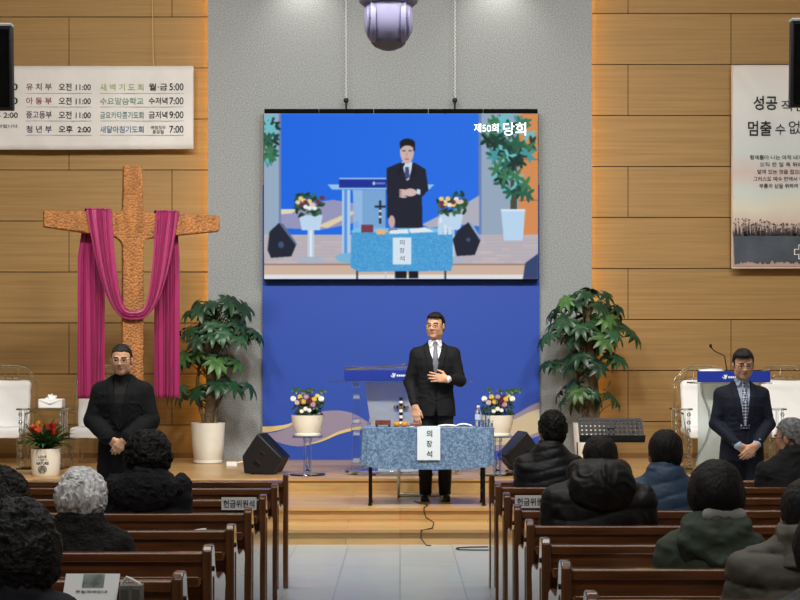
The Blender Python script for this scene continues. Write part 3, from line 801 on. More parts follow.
# ------------------------------------------------------------------ potted plants
def palm_leaf(b, M, L, rnd, n=8, mi=0, wid=.30):
    for k in range(n):
        a = math.radians(-145 + 290 * k / (n - 1) + rnd.uniform(-6, 6))
        l = L * (1 - .32 * (abs(a) / 2.5) ** 1.5) * rnd.uniform(.9, 1.05); w = l * wid
        d = Vector((math.cos(a), math.sin(a), 0)); sd = Vector((-d.y, d.x, 0)); vs = []
        for i in range(7):
            t = i / 6; wd = w * .5 * max(.06, math.sin(PI * min(1, t * .82 + .12)) ** 1.1) if i < 6 else .002
            p = d * (t * l) + Vector((0, 0, .06 * l * math.sin(PI * t) - .30 * l * t * t))
            vs += [M @ (p - sd * wd + Vector((0, 0, .18 * wd))), M @ (p - Vector((0, 0, .10 * wd))), M @ (p + sd * wd + Vector((0, 0, .18 * wd)))]
        fs = []
        for i in range(6):
            o = 3 * i; fs += [(o, o + 1, o + 4, o + 3), (o + 1, o + 2, o + 5, o + 4)]
        b.add(vs, fs, mi)
def leaf_frame(pos, out, up):
    z = up.normalized(); x = (out - z * out.dot(z)).normalized(); y = z.cross(x)
    return Matrix(((x.x, y.x, z.x, pos.x), (x.y, y.y, z.y, pos.y), (x.z, y.z, z.z, pos.z), (0, 0, 0, 1)))
def big_plant(px, potb, Y, cl, seed, label, pot_label=None):
    """cl: clusters in photo pixels (x, y, rx, ry, count)"""
    s_ = F / Y; R = random.Random(seed)
    loc = Vector(((px - 400) / s_, Y, ZS))
    t = thing('potted_aralia', label, 'potted plant', loc)
    h = 40.5 / s_; r = 17 / s_
    build('pot', MB().lathe([(.001, .0), (r * .70, 0), (r * .80, .02), (r * .93, h * .45), (r * .99, h * .85), (r, h), (r * .93, h), (r * .90, h - .05), (.001, h - .05)], n=48), M_ceram, t)
    build('saucer', MB().lathe([(.001, 0.0), (r * .80, 0), (r * .86, .012), (r * .86, .035), (r * .79, .038)], n=48), M_ceram, t)
    build('soil', MB().lathe([(.001, h - .045), (r * .91, h - .045)][::-1], n=32), M_soil, t)
    topz = (potb - min(c[1] for c in cl)) / s_
    b = MB(); stems = []
    for k, (dx, dy, zz, rr) in enumerate(((0, 0, topz * .97, .062), (.05, .03, topz * .80, .035), (-.06, .04, topz * .62, .028), (.09, -.02, topz * .5, .014))):
        pts = []
        for i in range(9):
            q = i / 8; pts.append(Vector((dx * (1 + q * 1.3) + .03 * math.sin(q * 5 + k), dy * (1 + q) + .025 * math.cos(q * 4 + k), h - .06 + (zz - h + .06) * q)))
        stems.append(pts); b.tube(pts, [rr * (1 - .5 * i / 8) for i in range(9)], 10)
    build('trunk', b, M_trunk, t)
    lf = MB(); pe = MB()
    for (cx, cy, rx, ry, n) in cl:
        for i in range(n):
            a = 2 * PI * (i + R.random() * .7) / n * 2.618; q = math.sqrt((i + .5) / n)
            X = (cx - px + rx * q * math.cos(a)) / s_; Yy = rx * .8 * q * math.sin(a) / s_; Z = (potb - cy) / s_ + R.uniform(-1, 1) * ry / s_ * (1.05 - .5 * q) - .12 * q * q
            p = Vector((X, Yy, Z)); st_ = stems[R.choice((0, 0, 1, 2))]
            base = min(st_, key=lambda g: abs(g.z - (Z - .22)))
            out = Vector((X, Yy, 0)) - Vector((base.x, base.y, 0)); out = out.normalized() if out.length > .02 else Vector((math.cos(a), math.sin(a), 0))
            up = Vector((out.x * .75 + R.uniform(-.25, .25), out.y * .75 - .30 + R.uniform(-.25, .25), R.uniform(.5, .9)))
            Lf = R.uniform(.15, .225)
            palm_leaf(lf, leaf_frame(p, out, up), Lf, R, R.choice((7, 8, 8)), 1 if R.random() < .13 else 0, .36)
            m_ = (base + p) / 2 + Vector((0, 0, .06))
            pe.tube([base, m_, p], [.009, .007, .005], 5)
    build('foliage', lf, [M_leaf, M_leafl], t, ang=60)
    build('leaf_stalks', pe, M_stem, t)
    return t
big_plant(208, 463.5, 17.9, [(222, 300, 33, 10, 18), (220, 326, 42, 14, 34), (208, 352, 36, 12, 18), (192, 388, 26, 10, 8), (226, 380, 26, 8, 7)], 11,
          'tall leafy plant in a white pot between the wooden cross and grey wall')
big_plant(590, 461, 17.9, [(586, 296, 36, 10, 18), (591, 322, 48, 14, 36), (588, 350, 42, 13, 18), (588, 386, 34, 12, 11)], 23,
          'tall leafy plant in a white pot right of the blue backdrop, behind the music stand')

# bromeliad-like plant in the lettered pot
Yp = 15.85; sp_ = F / Yp
bt = thing('flowering_plant', 'small plant with red and orange flowers in a white lettered pot', 'potted plant', ((45.8 - 400) / sp_, Yp, ZS))
r, h = 14.6 / sp_, 27 / sp_
build('pot', MB().lathe([(.001, 0), (r * .86, 0), (r * .93, .02), (r * .98, h * .5), (r, h), (r * .93, h), (r * .9, h - .03), (.001, h - .03)], n=40), M_ceram, bt)
build('soil', MB().lathe([(r * .91, h - .025), (.001, h - .025)], n=24), M_soil, bt)
tx = MB()
def on_pot(mb0, rr):
    for i, (x, y, z) in enumerate(mb0.v):
        a = x / rr; mb0.v[i] = ((rr - y) * math.sin(a), -(rr - y) * math.cos(a), z)
for t_, z, w, hh_ in (('LOVE', .205, .085, .026), ('OF', .172, .04, .02), ('NATURE', .138, .13, .03)): text_into(tx, t_, (0, -.0035, z), w, hh_, .02, thick=.002)
for a, c in ((-.055, -.03), (.03, .055)): tx.box((a, -.005, .171), (c, -.003, .174))
tx.tube([(.042 * math.sin(k / 20 * 2 * PI), -.004, .075 + .036 * math.cos(k / 20 * 2 * PI)) for k in range(21)], .0035, 5)
for k in (-1, 0, 1): tx.tube([(-.03, -.004, .06 + k * .015), (0, -.004, .085 + k * .015), (.03, -.004, .062 + k * .015)], .003, 5)
on_pot(tx, r * .985)
build('lettering', tx, M_ink, bt, smooth=False)
R = random.Random(8); lf = MB()
for i in range(92):
    a = i * 2.4 + R.random(); q = R.uniform(.35, 1.0); l = R.uniform(.32, .50); el = math.radians(86 - 50 * q + R.uniform(-8, 8))
    d = Vector((math.cos(a) * math.cos(el), math.sin(a) * math.cos(el) * .8, math.sin(el))); sd = Vector((-math.sin(a), math.cos(a), 0)); vs = []
    for k in range(7):
        t = k / 6; p = Vector((0, 0, h - .03)) + d * l * t + Vector((0, 0, -.20 * q * t * t * l / .4)); w = .026 * math.sin(PI * min(1, .18 + t * .8)) + .001
        vs += [p - sd * w + Vector((0, 0, w * .5)), p, p + sd * w + Vector((0, 0, w * .5))]
    lf.add(vs, [f for k in range(6) for f in ((3 * k, 3 * k + 1, 3 * k + 4, 3 * k + 3), (3 * k + 1, 3 * k + 2, 3 * k + 5, 3 * k + 4))])
build('foliage', lf, mat('dark_strap_leaf', (50, 82, 44), .4, var=.35, vscale=5), bt, ang=60)
for k, (dx, dz, c) in enumerate(((-.125, .52, (196, 66, 40)), (-.075, .555, (226, 156, 44)), (-.05, .50, (206, 84, 44)), (.035, .525, (190, 50, 48)), (.095, .545, (186, 44, 46)), (.105, .48, (200, 70, 44)))):
    fl = MB(); ce = Vector((dx, R.uniform(-.12, .02), dz))
    fl.tube([(dx * .3, 0, h), ce - Vector((0, 0, .05))], .006, 5)
    for i in range(16):
        a = i * 2.4; e = math.radians(R.uniform(10, 85)); d = Vector((math.cos(a) * math.cos(e), math.sin(a) * math.cos(e), math.sin(e))); sd = Vector((-math.sin(a), math.cos(a), 0))
        p0 = ce - Vector((0, 0, .05)); l = .085
        fl.add([p0 - sd * .006, p0 + sd * .006, p0 + d * l * .6 + sd * .014, p0 + d * l, p0 + d * l * .6 - sd * .014], [(0, 1, 2, 3, 4)])
    build('bloom', fl, mat('bloom_%d_%d' % c[:2], c, .5), bt, ang=60)

# ------------------------------------------------------------------ mum pots on acrylic pedestals
def mum_pot(px, label, plabel, seed):
    Y = 15.9; s_ = F / Y; R = random.Random(seed)
    X = (px - 400) / s_
    pd = thing('acrylic_pedestal', plabel, 'pedestal', (X, Y, ZS), 0, 'acrylic flower pedestals')
    th = (475 - 435.5) / s_
    build('base_plate', MB().lathe([(.001, 0), (.185, 0), (.19, .006), (.185, .016), (.001, .016)], n=40), M_acryl, pd)
    b = MB()
    for sx in (-1, 1):
        for sy in (-1, 1): b.cbox((sx * .03, sy * .03, th / 2), (.009, .009, th / 2 - .018))
    b.box((-.045, -.045, th - .06), (.045, .045, th - .018))
    build('column', b, M_acryl, pd, bevel=.003)
    b = MB()
    b.lathe([(.001, .018), (.034, .03), (.014, .06), (.02, .11), (.008, .17), (.001, .2)], n=8)
    build('crystal_ornament', b, M_acryl, pd, smooth=False)
    build('top_plate', MB().box((-.155, -.13, th - .018), (.155, .13, th)), M_acryl, pd, bevel=.004)
    t = thing('chrysanthemum_pot', label, 'flower pot', (X, Y, ZS + th), 0, 'chrysanthemum pots')
    r, h = 16.3 / s_, 20.5 / s_
    build('pot', MB().lathe([(.001, 0), (r * .80, 0), (r * .82, .018), (r * .74, .026), (r * .86, h * .35), (r * .95, h * .7), (r, h), (r * .94, h), (r * .9, h - .03), (.001, h - .03)], n=40), M_ceram, t)
    fo = MB()
    for i in range(150):
        a = R.uniform(0, 2 * PI); q = math.sqrt(R.random()); p = Vector((.17 * q * math.cos(a), .15 * q * math.sin(a), h - .02 + R.uniform(0, .2)))
        palm_leaf(fo, leaf_frame(p, Vector((math.cos(a), math.sin(a), 0)), Vector((math.cos(a) * .8, math.sin(a) * .8 - .3, R.uniform(.3, 1)))), R.uniform(.03, .055), R, 5, 0, .5)
    for i in range(7):
        a = R.uniform(0, 2 * PI); p = Vector((.13 * math.cos(a), .1 * math.sin(a), h + .16)); fo.tube([p, p + Vector((.05 * math.cos(a), 0, .07)), p + Vector((.10 * math.cos(a), 0, .10))], .004, 5)
        palm_leaf(fo, leaf_frame(p + Vector((.09 * math.cos(a), 0, .10)), Vector((math.cos(a), math.sin(a), .2)), Vector((0, -.7, .7))), .06, R, 5, 0, .5)
    build('foliage', fo, M_leaf, t, ang=60)
    W_, Y_, P_, D_ = (232, 230, 224), (226, 190, 70), (196, 150, 168), (92, 30, 52)
    for dx, dz, c, rr in ((-.145, .205, W_, .033), (-.10, .165, (214, 186, 178), .03), (-.07, .225, Y_, .03), (-.035, .175, Y_, .032), (-.005, .225, P_, .028), (.03, .18, D_, .036), (.075, .20, Y_, .033), (.065, .145, P_, .03),
                          (.15, .205, W_, .034), (.11, .235, (216, 210, 120), .026), (-.01, .10, W_, .026), (-.05, .075, W_, .024), (.03, .085, W_, .024), (.055, .225, D_, .026)):
        bm = MB(); ce = Vector((dx, -.09 - .05 * (1 - abs(dx) / .15) + (dz - .2) * .4, h + dz - .03))
        for ring, (e, n, l) in enumerate(((5, 14, 1.0), (30, 12, .95), (55, 9, .85), (80, 5, .7))):
            for i in range(n):
                a = 2 * PI * (i + ring * .5) / n; e_ = math.radians(e)
                d = Vector((math.cos(a) * math.cos(e_), -math.sin(e_), math.sin(a) * math.cos(e_))); sd = Vector((-math.sin(a), 0, math.cos(a)))
                q = rr * l
                bm.add([ce - sd * .003, ce + sd * .003, ce + d * q * .7 + sd * rr * .22, ce + d * q, ce + d * q * .7 - sd * rr * .22], [(0, 1, 2, 3, 4)])
        bm.ball(ce, rr * .62, 8)
        build('bloom', bm, mat('mum_%d_%d_%d' % c, c, .6), t, ang=60)
    return t
mum_pot(307.5, 'white pot of mixed chrysanthemums on an acrylic pedestal left of the blue table', 'clear acrylic pedestal under the flower pot left of the table', 4)
mum_pot(497.5, 'white pot of mixed chrysanthemums right of the blue table, by the water bottle', 'clear acrylic pedestal under the flower pot at the right table end', 9)

# ------------------------------------------------------------------ floor wedge monitors
def wedge(px, pts, label, flip):
    Y = 16.1 if flip > 0 else 16.4; s_ = F / Y
    t = thing('stage_monitor', label, 'loudspeaker', ((px - 400) / s_, Y, ZS), math.radians(-13 * flip), 'floor wedge loudspeakers')
    pl = [((x - px) / s_, (473 - y) / s_ + .012) for x, y in pts]
    b = MB(); b.prism(pl, -.16, .16)
    build('cabinet', b, M_black, t, bevel=.012, fix=True)
    b = MB()
    # grille on the slanted face, handle recess and badge on the end
    i = 2; (x0, z0), (x1, z1) = pl[2], pl[3]
    nx, nz = (z0 - z1), (x1 - x0); ln = math.hypot(nx, nz); nx, nz = -nx / ln * .004, -nz / ln * .004
    g = [(x0 + (x1 - x0) * .06 , z0 + (z1 - z0) * .06), (x0 + (x1 - x0) * .94, z0 + (z1 - z0) * .94)]
    b.prism([(g[0][0], g[0][1]), (g[1][0], g[1][1]), (g[1][0] - nx, g[1][1] - nz), (g[0][0] - nx, g[0][1] - nz)], -.145, .145)
    build('grille', b, mat('grey_grille', (70, 72, 76), .5, metal=.3), t, fix=True)
    cx = sum(p[0] for p in pl) / len(pl); cz = sum(p[1] for p in pl) / len(pl)
    for k, (dx, dz, w, hh) in enumerate(((.03, .06, .05, .035), (-.03, -.05, .08, .05))):
        Mr = Matrix.Translation((cx + dx, -.161, cz + dz)) @ Matrix.Rotation(math.radians(35 * flip), 4, 'Y')
        b = MB().cbox((0, 0, 0), (w / 2, .004, hh / 2), M=Mr); build('connector_panel' if k else 'handle', b, mat('dark_recess', (8, 8, 9), .3), t, bevel=.003)
    for sx in (-.1, .08):
        for sy in (-.12, .12): build('rubber_foot', MB().lathe([(.001, 0), (.018, 0), (.018, .014), (.001, .014)], (sx, sy, 0), 12), M_black, t)
wedge(265, [(248, 473), (278, 473), (287, 457), (262, 433), (246, 456)], 'black wedge loudspeaker on the stage left of the blue table', 1)
wedge(519, [(536, 473), (513, 473), (500, 458), (522.5, 433), (537, 452)], 'black wedge loudspeaker on the stage right of the blue table', -1)
wp = tag(build('power_adapter', MB().cbox((0, 0, .025), (.06, .035, .025)).tube([(.05, 0, .03), (.12, .02, .05), (.17, .0, .03), (.2, .05, .008)], .008, 6), M_white, bevel=.008, loc=W(233, 458, 17.2) * 1), 'small white plug adapter on the stage beside the left wedge loudspeaker', 'adapter')
wp.location = ((232 - 400) * 17.4 / F, 17.4, ZS)

# ------------------------------------------------------------------ lecterns
def column(b, x, y, z0, z1, w):
    z = z0; k = 0
    hs = (.05, .03, .16, .03, .05, .03, .14, .03, .05, .03)
    tot = sum(hs); sc_ = (z1 - z0) / tot
    for q in hs:
        ww = w if k % 2 == 0 else w * .62
        if q > .1: ww = w * .8
        b.box((x - ww, y - ww, z), (x + ww, y + ww, z + q * sc_ - .003), k % 2 if q < .1 else 0); z += q * sc_; k += 1
def emblem(parent, x, z, y, s_):
    b = MB()
    for k in range(3):
        a0 = -.9 + k * .9
        b.tube([(x + s_ * (.1 * k - .1), y, z - s_ * .5), (x + s_ * (.35 * math.sin(a0)), y, z), (x + s_ * .55 * math.sin(a0), y, z + s_ * .55)], s_ * .13, 6)
    b.tube([(x - s_ * .9, y, z - s_ * .1), (x - s_ * .5, y, z - s_ * .6), (x + s_ * .2, y, z - s_ * .65)], s_ * .12, 6)
    for k in range(5): b.box((x + s_ * (.8 + k * .62), y - .003, z - s_ * .4), (x + s_ * (1.25 + k * .62), y, z + s_ * .1)); b.box((x + s_ * (.95 + k * .62), y - .003, z - s_ * .55), (x + s_ * (1.1 + k * .62), y, z - s_ * .4))
    build('emblem', b, mat('white_emblem', (214, 222, 236), .5), parent)
M_rblue = mat('royal_blue_board', (20, 44, 140), .4)
Y = 16.0; s_ = F / Y
lc = thing('acrylic_lectern', 'clear acrylic lectern with a royal blue front board and beaded cross, behind the speaker', 'lectern', ((402 - 400) / s_, Y, ZS))
def lx(px): return (px - 402) / s_
def lz(py): return (474 - py) / s_
b = MB(); pts = [(.62 * math.cos(2 * PI * k / 40), .25 * math.sin(2 * PI * k / 40)) for k in range(40)]
b.prism([(x, y) for x, y in pts], .02, .05, 'z')
build('base_plate', b, M_acryl, lc, bevel=.005)
for sx in (-.5, -.3, .3, .5): build('foot', MB().lathe([(.001, 0), (.025, 0), (.025, .02), (.001, .02)], (sx, 0 if abs(sx) > .4 else -.17, 0), 12), M_blackm, lc)
for x in (356.5, 372, 432, 447.5):
    b = MB(); column(b, lx(x), -.02 if x in (356.5, 447.5) else .12, .05, lz(382), .055); build('column', b, [M_acryl, M_frost], lc, bevel=.004)
b = MB(); b.prism([(lx(364), lz(382)), (lx(440), lz(382)), (lx(426), .05), (lx(378), .05)], .04, .055)
build('front_panel', b, M_frost, lc, fix=True)
build('top_plate', MB().box((lx(331), -.18, lz(382)), (lx(473), .22, lz(380))), M_acryl, lc, bevel=.004)
build('front_board', MB().box((lx(345), -.20, lz(380)), (lx(459), -.18, lz(369.5))), M_rblue, lc, bevel=.003)
b = MB(); b.add([(lx(345), -.2, lz(369)), (lx(459), -.2, lz(369)), (lx(459), .2, lz(366)), (lx(345), .2, lz(366))], [(0, 1, 2, 3)])
build('book_rest', b, M_acryl, lc, solid=.012)
emblem(lc, lx(394), lz(374.5), -.205, .036)
b = MB(); b.tube([(lx(368), -.1, lz(368)), (lx(385), -.06, lz(366)), (lx(402), -.1, lz(364.5)), (lx(404), -.12, lz(365))], .006, 6); b.tube([(lx(402), -.1, lz(364.5)), (lx(406), -.12, lz(364.5))], .013, 8)
build('microphone', b, M_chrome, lc)
cross = MB()
seg = [(397, 400.5, 0), (400.5, 403, 1), (403, 406, 0), (406, 409, 2), (409, 412, 1), (412, 415, 0), (415, 418, 1), (418, 421, 0), (421, 424, 1), (424, 428, 0), (428, 432, 1), (432, 437, 0)]
for a, c, k in seg: cross.cbox((lx(401), .015, (lz(a) + lz(c)) / 2), (.018, .02, (lz(a) - lz(c)) / 2 - .001), k)
for x in (394.5, 397.5, 404.5, 407.5): cross.cbox((lx(x), .015, lz(406.5)), (.013, .018, .016), 2 if x in (394.5, 407.5) else 0)
build('beaded_cross', cross, [M_black, M_white, mat('brass', (170, 140, 70), .3, metal=.8)], lc, bevel=.003)

Y = 16.2; s_ = F / Y
rl = thing('acrylic_lectern', 'clear acrylic lectern with curved side and royal blue board, behind the man in navy suit', 'lectern', ((729.5 - 400) / s_, Y, ZS))
b0 = H - ZS - 368 * 0
def rx(px): return (px - 732.5) / s_
def rz(py): return H - (py - 368) / s_ - ZS
prof = [(704, 382), (706, 395), (712, 410), (714, 425), (710, 440), (703, 452), (698, 466)]
pl = [(rx(x), max(.02, rz(y))) for x, y in prof] + [(-rx(x), max(.02, rz(y))) for x, y in reversed(prof)]
build('front_panel', MB().prism(pl, 0, .02), M_frost, rl, fix=True, bevel=.003)
b = MB()
for sg in (-1, 1):
    b.tube([(sg * rx(x), .01, max(.03, rz(y))) for x, y in prof], .014, 6)
build('edge_rail', b, M_acryl, rl)
build('base_plate', MB().box((-.46, -.22, 0), (.46, .26, .02)), M_acryl, rl, bevel=.004)
build('top_plate', MB().box((rx(694), -.2, rz(383.5)), (rx(771), .25, rz(382))), M_acryl, rl, bevel=.003)
build('front_board', MB().box((rx(696.5), -.22, rz(382)), (rx(768.5), -.2, rz(371))), M_rblue, rl, bevel=.003)
emblem(rl, rx(724), rz(376.5), -.225, .036)
build('back_support', MB().box((-.3, .2, .02), (.3, .215, rz(383.5))), M_frost, rl)
b = MB(); b.tube([(rx(731), .0, rz(377)), (rx(727), -.03, rz(356)), (rx(716), -.06, rz(351)), (rx(712.5), -.07, rz(347))], .006, 6); b.tube([(rx(712.6), -.07, rz(347.5)), (rx(712), -.075, rz(344.5))], .014, 8)
build('microphone', b, M_blackm, rl)
b = MB(); b.add([(rx(700), -.19, rz(371)), (rx(722), -.19, rz(371)), (rx(722), -.02, rz(368)), (rx(700), -.02, rz(369.5))], [(0, 1, 2, 3)])
tag(build('open_papers', b, M_paper, solid=.006, loc=rl.location), 'white papers lying on the lectern behind the man in navy suit', 'papers')

# ------------------------------------------------------------------ covered acrylic chairs, acrylic side tables
Y = 17.75; s_ = F / Y
M_cover = mat('white_chair_cover', (236, 236, 236), .85, bump=.12, bscale=9)
def chair_at(px): return ((px - 400) / s_, Y, ZS)
ch = thing('acrylic_chair', 'white covered acrylic chair at the far left edge beside the tissue box table', 'chair', chair_at(1), 0, 'white covered stage chairs')
sd_ = Sdf(); sd_.box((0, .02, .395), (.29, .26, .045), .035, .02); sd_.box((0, -.23, .36), (.285, .01, .05), .01, .02)
sd_.mesh('seat_cover', .012, M_cover, ch, disp=lambda x, y, z: .003 * np.sin(x * 30 + y * 8))
sd_ = Sdf(); Rk = rotm(0, math.radians(-7), 0)
sd_.box((0, .25, .67), (.285, .045, .30), .04, .02, Rk); sd_.cone((-.22, .285, .93), (.22, .285, .93), .05, .05, .05)
sd_.mesh('back_cover', .012, M_cover, ch, disp=lambda x, y, z: .003 * np.sin(z * 26 + x * 14))
for sx in (-1, 1):
    for sy in (-1, 1):
        b = MB(); b.tube([(sx * .25, .02 + sy * .2, .36), (sx * .26, .02 + sy * .24, .18), (sx * .27, .02 + sy * .27, 0)], [.026, .02, .022], 10); build('leg', b, M_acryl, ch)
b = MB()
arch = [(-.33, .28, .42), (-.35, .31, .75), (-.33, .34, 1.0), (-.22, .36, 1.12), (-.08, .365, 1.15), (.08, .365, 1.15), (.22, .36, 1.12), (.33, .34, 1.0), (.35, .31, .75), (.33, .28, .42)]
b.tube(arch, .02, 8)
for k in range(6): x = -.24 + k * .096; b.tube([(x, .34, .95), (x * .8, .355, 1.05), (x * .7, .365, 1.13)], .01, 6)
b.tube([(-.33, .335, .98), (-.1, .345, 1.02), (.1, .345, 1.02), (.33, .335, .98)], .012, 6)
build('back_frame', b, M_acryl, ch)
b = MB()
for sx in (-1, 1): b.tube([(sx * .34, .27, .60), (sx * .36, .0, .62), (sx * .35, -.2, .60), (sx * .33, -.22, .38)], .016, 8)
build('arm_rest', b, M_acryl, ch)
dup(ch, chair_at(98), 'white covered acrylic chair behind the man in the black coat', 0)
dup(ch, chair_at(709), 'white covered acrylic chair behind the right lectern, left of the man in navy suit', 0)
dup(ch, chair_at(791), 'white covered acrylic chair at the right edge behind the grey-haired man', 0)
def side_table(px, w, label):
    Y = 16.9; s2 = F / Y
    t = thing('acrylic_side_table', label, 'side table', ((px - 400) / s2, Y, ZS), 0, 'acrylic side tables')
    top = H - (408 - 368) / s2 - ZS
    build('table_top', MB().box((-w / 2, -.18, top - .02), (w / 2, .18, top)), M_acryl, t, bevel=.004)
    build('base_plate', MB().box((-w / 2, -.18, 0), (w / 2, .18, .02)), M_acryl, t, bevel=.004)
    for sx in (-1, 1):
        b = MB(); z = .02
        b.cbox((sx * (w / 2 - .03), -.1, top / 2), (.012, .012, top / 2 - .02))
        for k in range(7): z = .05 + k * (top - .1) / 6.5; b.lathe([(.001, z), (.022, z + .012), (.022, z + .035), (.001, z + .05)], (sx * (w / 2 - .03), -.1, 0), 10)
        b.cbox((sx * (w / 2 - .03), .14, top / 2), (.012, .012, top / 2 - .02))
        build('leg', b, M_acryl, t, bevel=.002)
    return t, top
t_, tt = side_table(43, .52, 'clear acrylic side table with a tissue box, behind the lettered plant pot')
side_table(681, .2, 'slim clear acrylic side table left of the right lectern')
side_table(774, .2, 'slim clear acrylic side table behind the right arm of the man in navy suit')
s2 = F / 16.9
tb = thing('tissue_box', 'white fabric covered tissue box on the left acrylic side table', 'tissue box', ((52.5 - 400) / s2, 16.86, ZS + tt))
build('box', MB().box((-.135, -.08, 0), (.135, .08, .105)), M_cover, tb, bevel=.012)
b = MB(); 
for sg in (-1, 1): b.prism([(sg * .125, .095), (0, .04), (sg * .0, .055), (sg * .1, .1)], -.088, -.08)
build('fold', b, M_cover, tb, fix=True)
sd_ = Sdf(); sd_.cone((-.02, 0, .10), (-.005, -.01, .15), .03, .012, .02); sd_.cone((.0, 0, .10), (.05, .02, .135), .03, .012, .02); sd_.cone((-.05, 0, .1), (-.03, 0, .14), .02, .01, .02)
sd_.mesh('tissue', .006, M_cover, tb, disp=lambda x, y, z: .006 * np.sin(x * 120 + z * 60))

# ------------------------------------------------------------------ chairman's table
ZT = .25; YT0, YT1 = 13.68, 14.12; stb = F / YT0
tx0, tx1 = (362 - 400) / stb, (494.5 - 400) / stb; tcx = (tx0 + tx1) / 2; tw = tx1 - tx0
zt = H - (427.5 - 368) / stb - ZT
tbl = thing('folding_table', 'folding table with black legs under a blue patterned cloth, in front of the speaker', 'table', (tcx, (YT0 + YT1) / 2, ZT))
yd = (YT1 - YT0) / 2
build('tabletop', MB().box((-tw / 2 + .02, -yd + .02, zt - .035), (tw / 2 - .02, yd - .02, zt - .006)), mat('grey_laminate', (150, 150, 150), .5), tbl, bevel=.004)
for x in ((370 - 400) / stb - tcx, (484 - 400) / stb - tcx):
    for y in (-yd + .04, yd - .06):
        b = MB(); b.tube([(x, y, zt - .035), (x, y, .012)], .0145, 12); 
        l = build('leg', b, M_blackm, tbl); build('foot_cap', MB().lathe([(.001, 0), (.019, 0), (.019, .02), (.001, .02)], (x, y, 0), 12), M_black, l)
    build('leg_brace', MB().tube([(x, -yd + .04, .12), (x, yd - .06, .12)], .009, 8), M_blackm, tbl)
m, nt, bs = node_mat('blue_patterned_cloth', .8, .2); L = nt.links.new; N = nt.nodes.new
tc = N('ShaderNodeTexCoord'); n1 = N('ShaderNodeTexVoronoi'); n1.inputs['Scale'].default_value = 80; L(tc.outputs['Object'], n1.inputs['Vector'])
n2 = N('ShaderNodeTexNoise'); n2.inputs['Scale'].default_value = 38; n2.inputs['Detail'].default_value = 4; L(tc.outputs['Object'], n2.inputs['Vector'])
mu = N('ShaderNodeMath'); mu.operation = 'MULTIPLY_ADD'; mu.inputs[1].default_value = .55; L(n1.outputs['Distance'], mu.inputs[0]); L(n2.outputs['Fac'], mu.inputs[2])
rp = N('ShaderNodeValToRGB'); L(mu.outputs[0], rp.inputs['Fac'])
rp.color_ramp.elements[0].position = .5; rp.color_ramp.elements[0].color = rgb((70, 95, 126)); rp.color_ramp.elements[1].position = .95; rp.color_ramp.elements[1].color = rgb((122, 148, 176))
e = rp.color_ramp.elements.new(.72); e.color = rgb((86, 113, 145))
L(rp.outputs[0], bs.inputs['Base Color']); M_cloth = m
drop = (469.5 - 427.5) / stb
b = MB(); per = []
rc = .05
def perim(n=160):
    pts = []
    w, d = tw / 2, yd
    segs = [((-w + rc, -d), (w - rc, -d)), None, ((w, -d + rc), (w, d - rc)), None, ((w - rc, d), (-w + rc, d)), None, ((-w, d - rc), (-w, -d + rc)), None]
    cs = [(w - rc, -d + rc, -90), (w - rc, d - rc, 0), (-w + rc, d - rc, 90), (-w + rc, -d + rc, 180)]; k = 0
    for q in segs:
        if q:
            (xa, ya), (xb, yb) = q; m_ = max(4, int(40 * math.hypot(xb - xa, yb - ya)))
            pts += [(xa + (xb - xa) * i / m_, ya + (yb - ya) * i / m_) for i in range(m_)]
        else:
            cx, cy, a0 = cs[k]; k += 1
            pts += [(cx + rc * math.cos(math.radians(a0 + 90 * i / 8)), cy + rc * math.sin(math.radians(a0 + 90 * i / 8))) for i in range(8)]
    return pts
pp = perim(); npp = len(pp); nr = 16; vs = []
for j in range(nr + 1):
    t = j / nr
    for i, (x, y) in enumerate(pp):
        cornerness = max(0, 1 - (abs(abs(x) - tw / 2) + abs(abs(y) - yd)) / .22)
        w_ = t * (.008 * math.sin(i * .33) + .018 * cornerness * math.sin(i * .9 + 1))
        q = 1 + w_ / tw; out = Vector((x / (tw / 2), y / yd, 0)); 
        z = zt - drop * t * (1 - .10 * cornerness) if j else zt - .004
        vs.append((x * (1 - .0) + out.x * abs(out.x) * w_ * .8, y + out.y * abs(out.y) * (w_ + .006 * t), z))
fs = [(j * npp + i, j * npp + (i + 1) % npp, (j + 1) * npp + (i + 1) % npp, (j + 1) * npp + i) for j in range(nr) for i in range(npp)]
fs = [f[::-1] for f in fs]
vs += [(x * .985, y * .96, zt) for x, y in pp]; o = (nr + 1) * npp
fs += [(o + i, o + (i + 1) % npp, (i + 1) % npp, i) for i in range(npp)] + [tuple(o + i for i in range(npp))]
b.add(vs, fs)
cl_ = build('tablecloth', b, M_cloth, ang=70, loc=(tcx, (YT0 + YT1) / 2, ZT)); tag(cl_, 'blue grey patterned cloth draped over the table in front of the speaker', 'tablecloth')
ztop = ZT + zt
pn = thing('name_sign', 'white paper sign with three black letters hung on the blue tablecloth', 'sign', ((428.7 - 400) / stb, YT0 - .022, ztop))
w_ = 23 / stb; hz_ = 32.5 / stb
b = MB(); b.box((-w_ / 2, -.002, -hz_ + .0), (w_ / 2, .002, .004)); b.box((-w_ / 2, -.0, .0035), (w_ / 2, .07, .0065))
build('sheet', b, mat('pale_blue_paper', (214, 226, 234), .6), pn)
for i, c in enumerate('의장석'): letters(pn, c, (.005, -.0035, -(433.5 + i * 10.2 - 427.5) / stb), 5.8 / stb, 6.6 / stb, .012, M_ink)
def tpos(px, Y): return ((px - 400) * Y / F, Y, ztop)
t = thing('gavel_box', 'small reddish brown wooden box with feet on the left of the blue table', 'box', tpos(383, 13.82))
sx = 7.8 / 108.5
build('body', MB().box((-sx, -.04, .02), (sx, .04, .062)), mat('red_brown_wood', (110, 54, 40), .4, var=.2, vscale=20), t, bevel=.004)
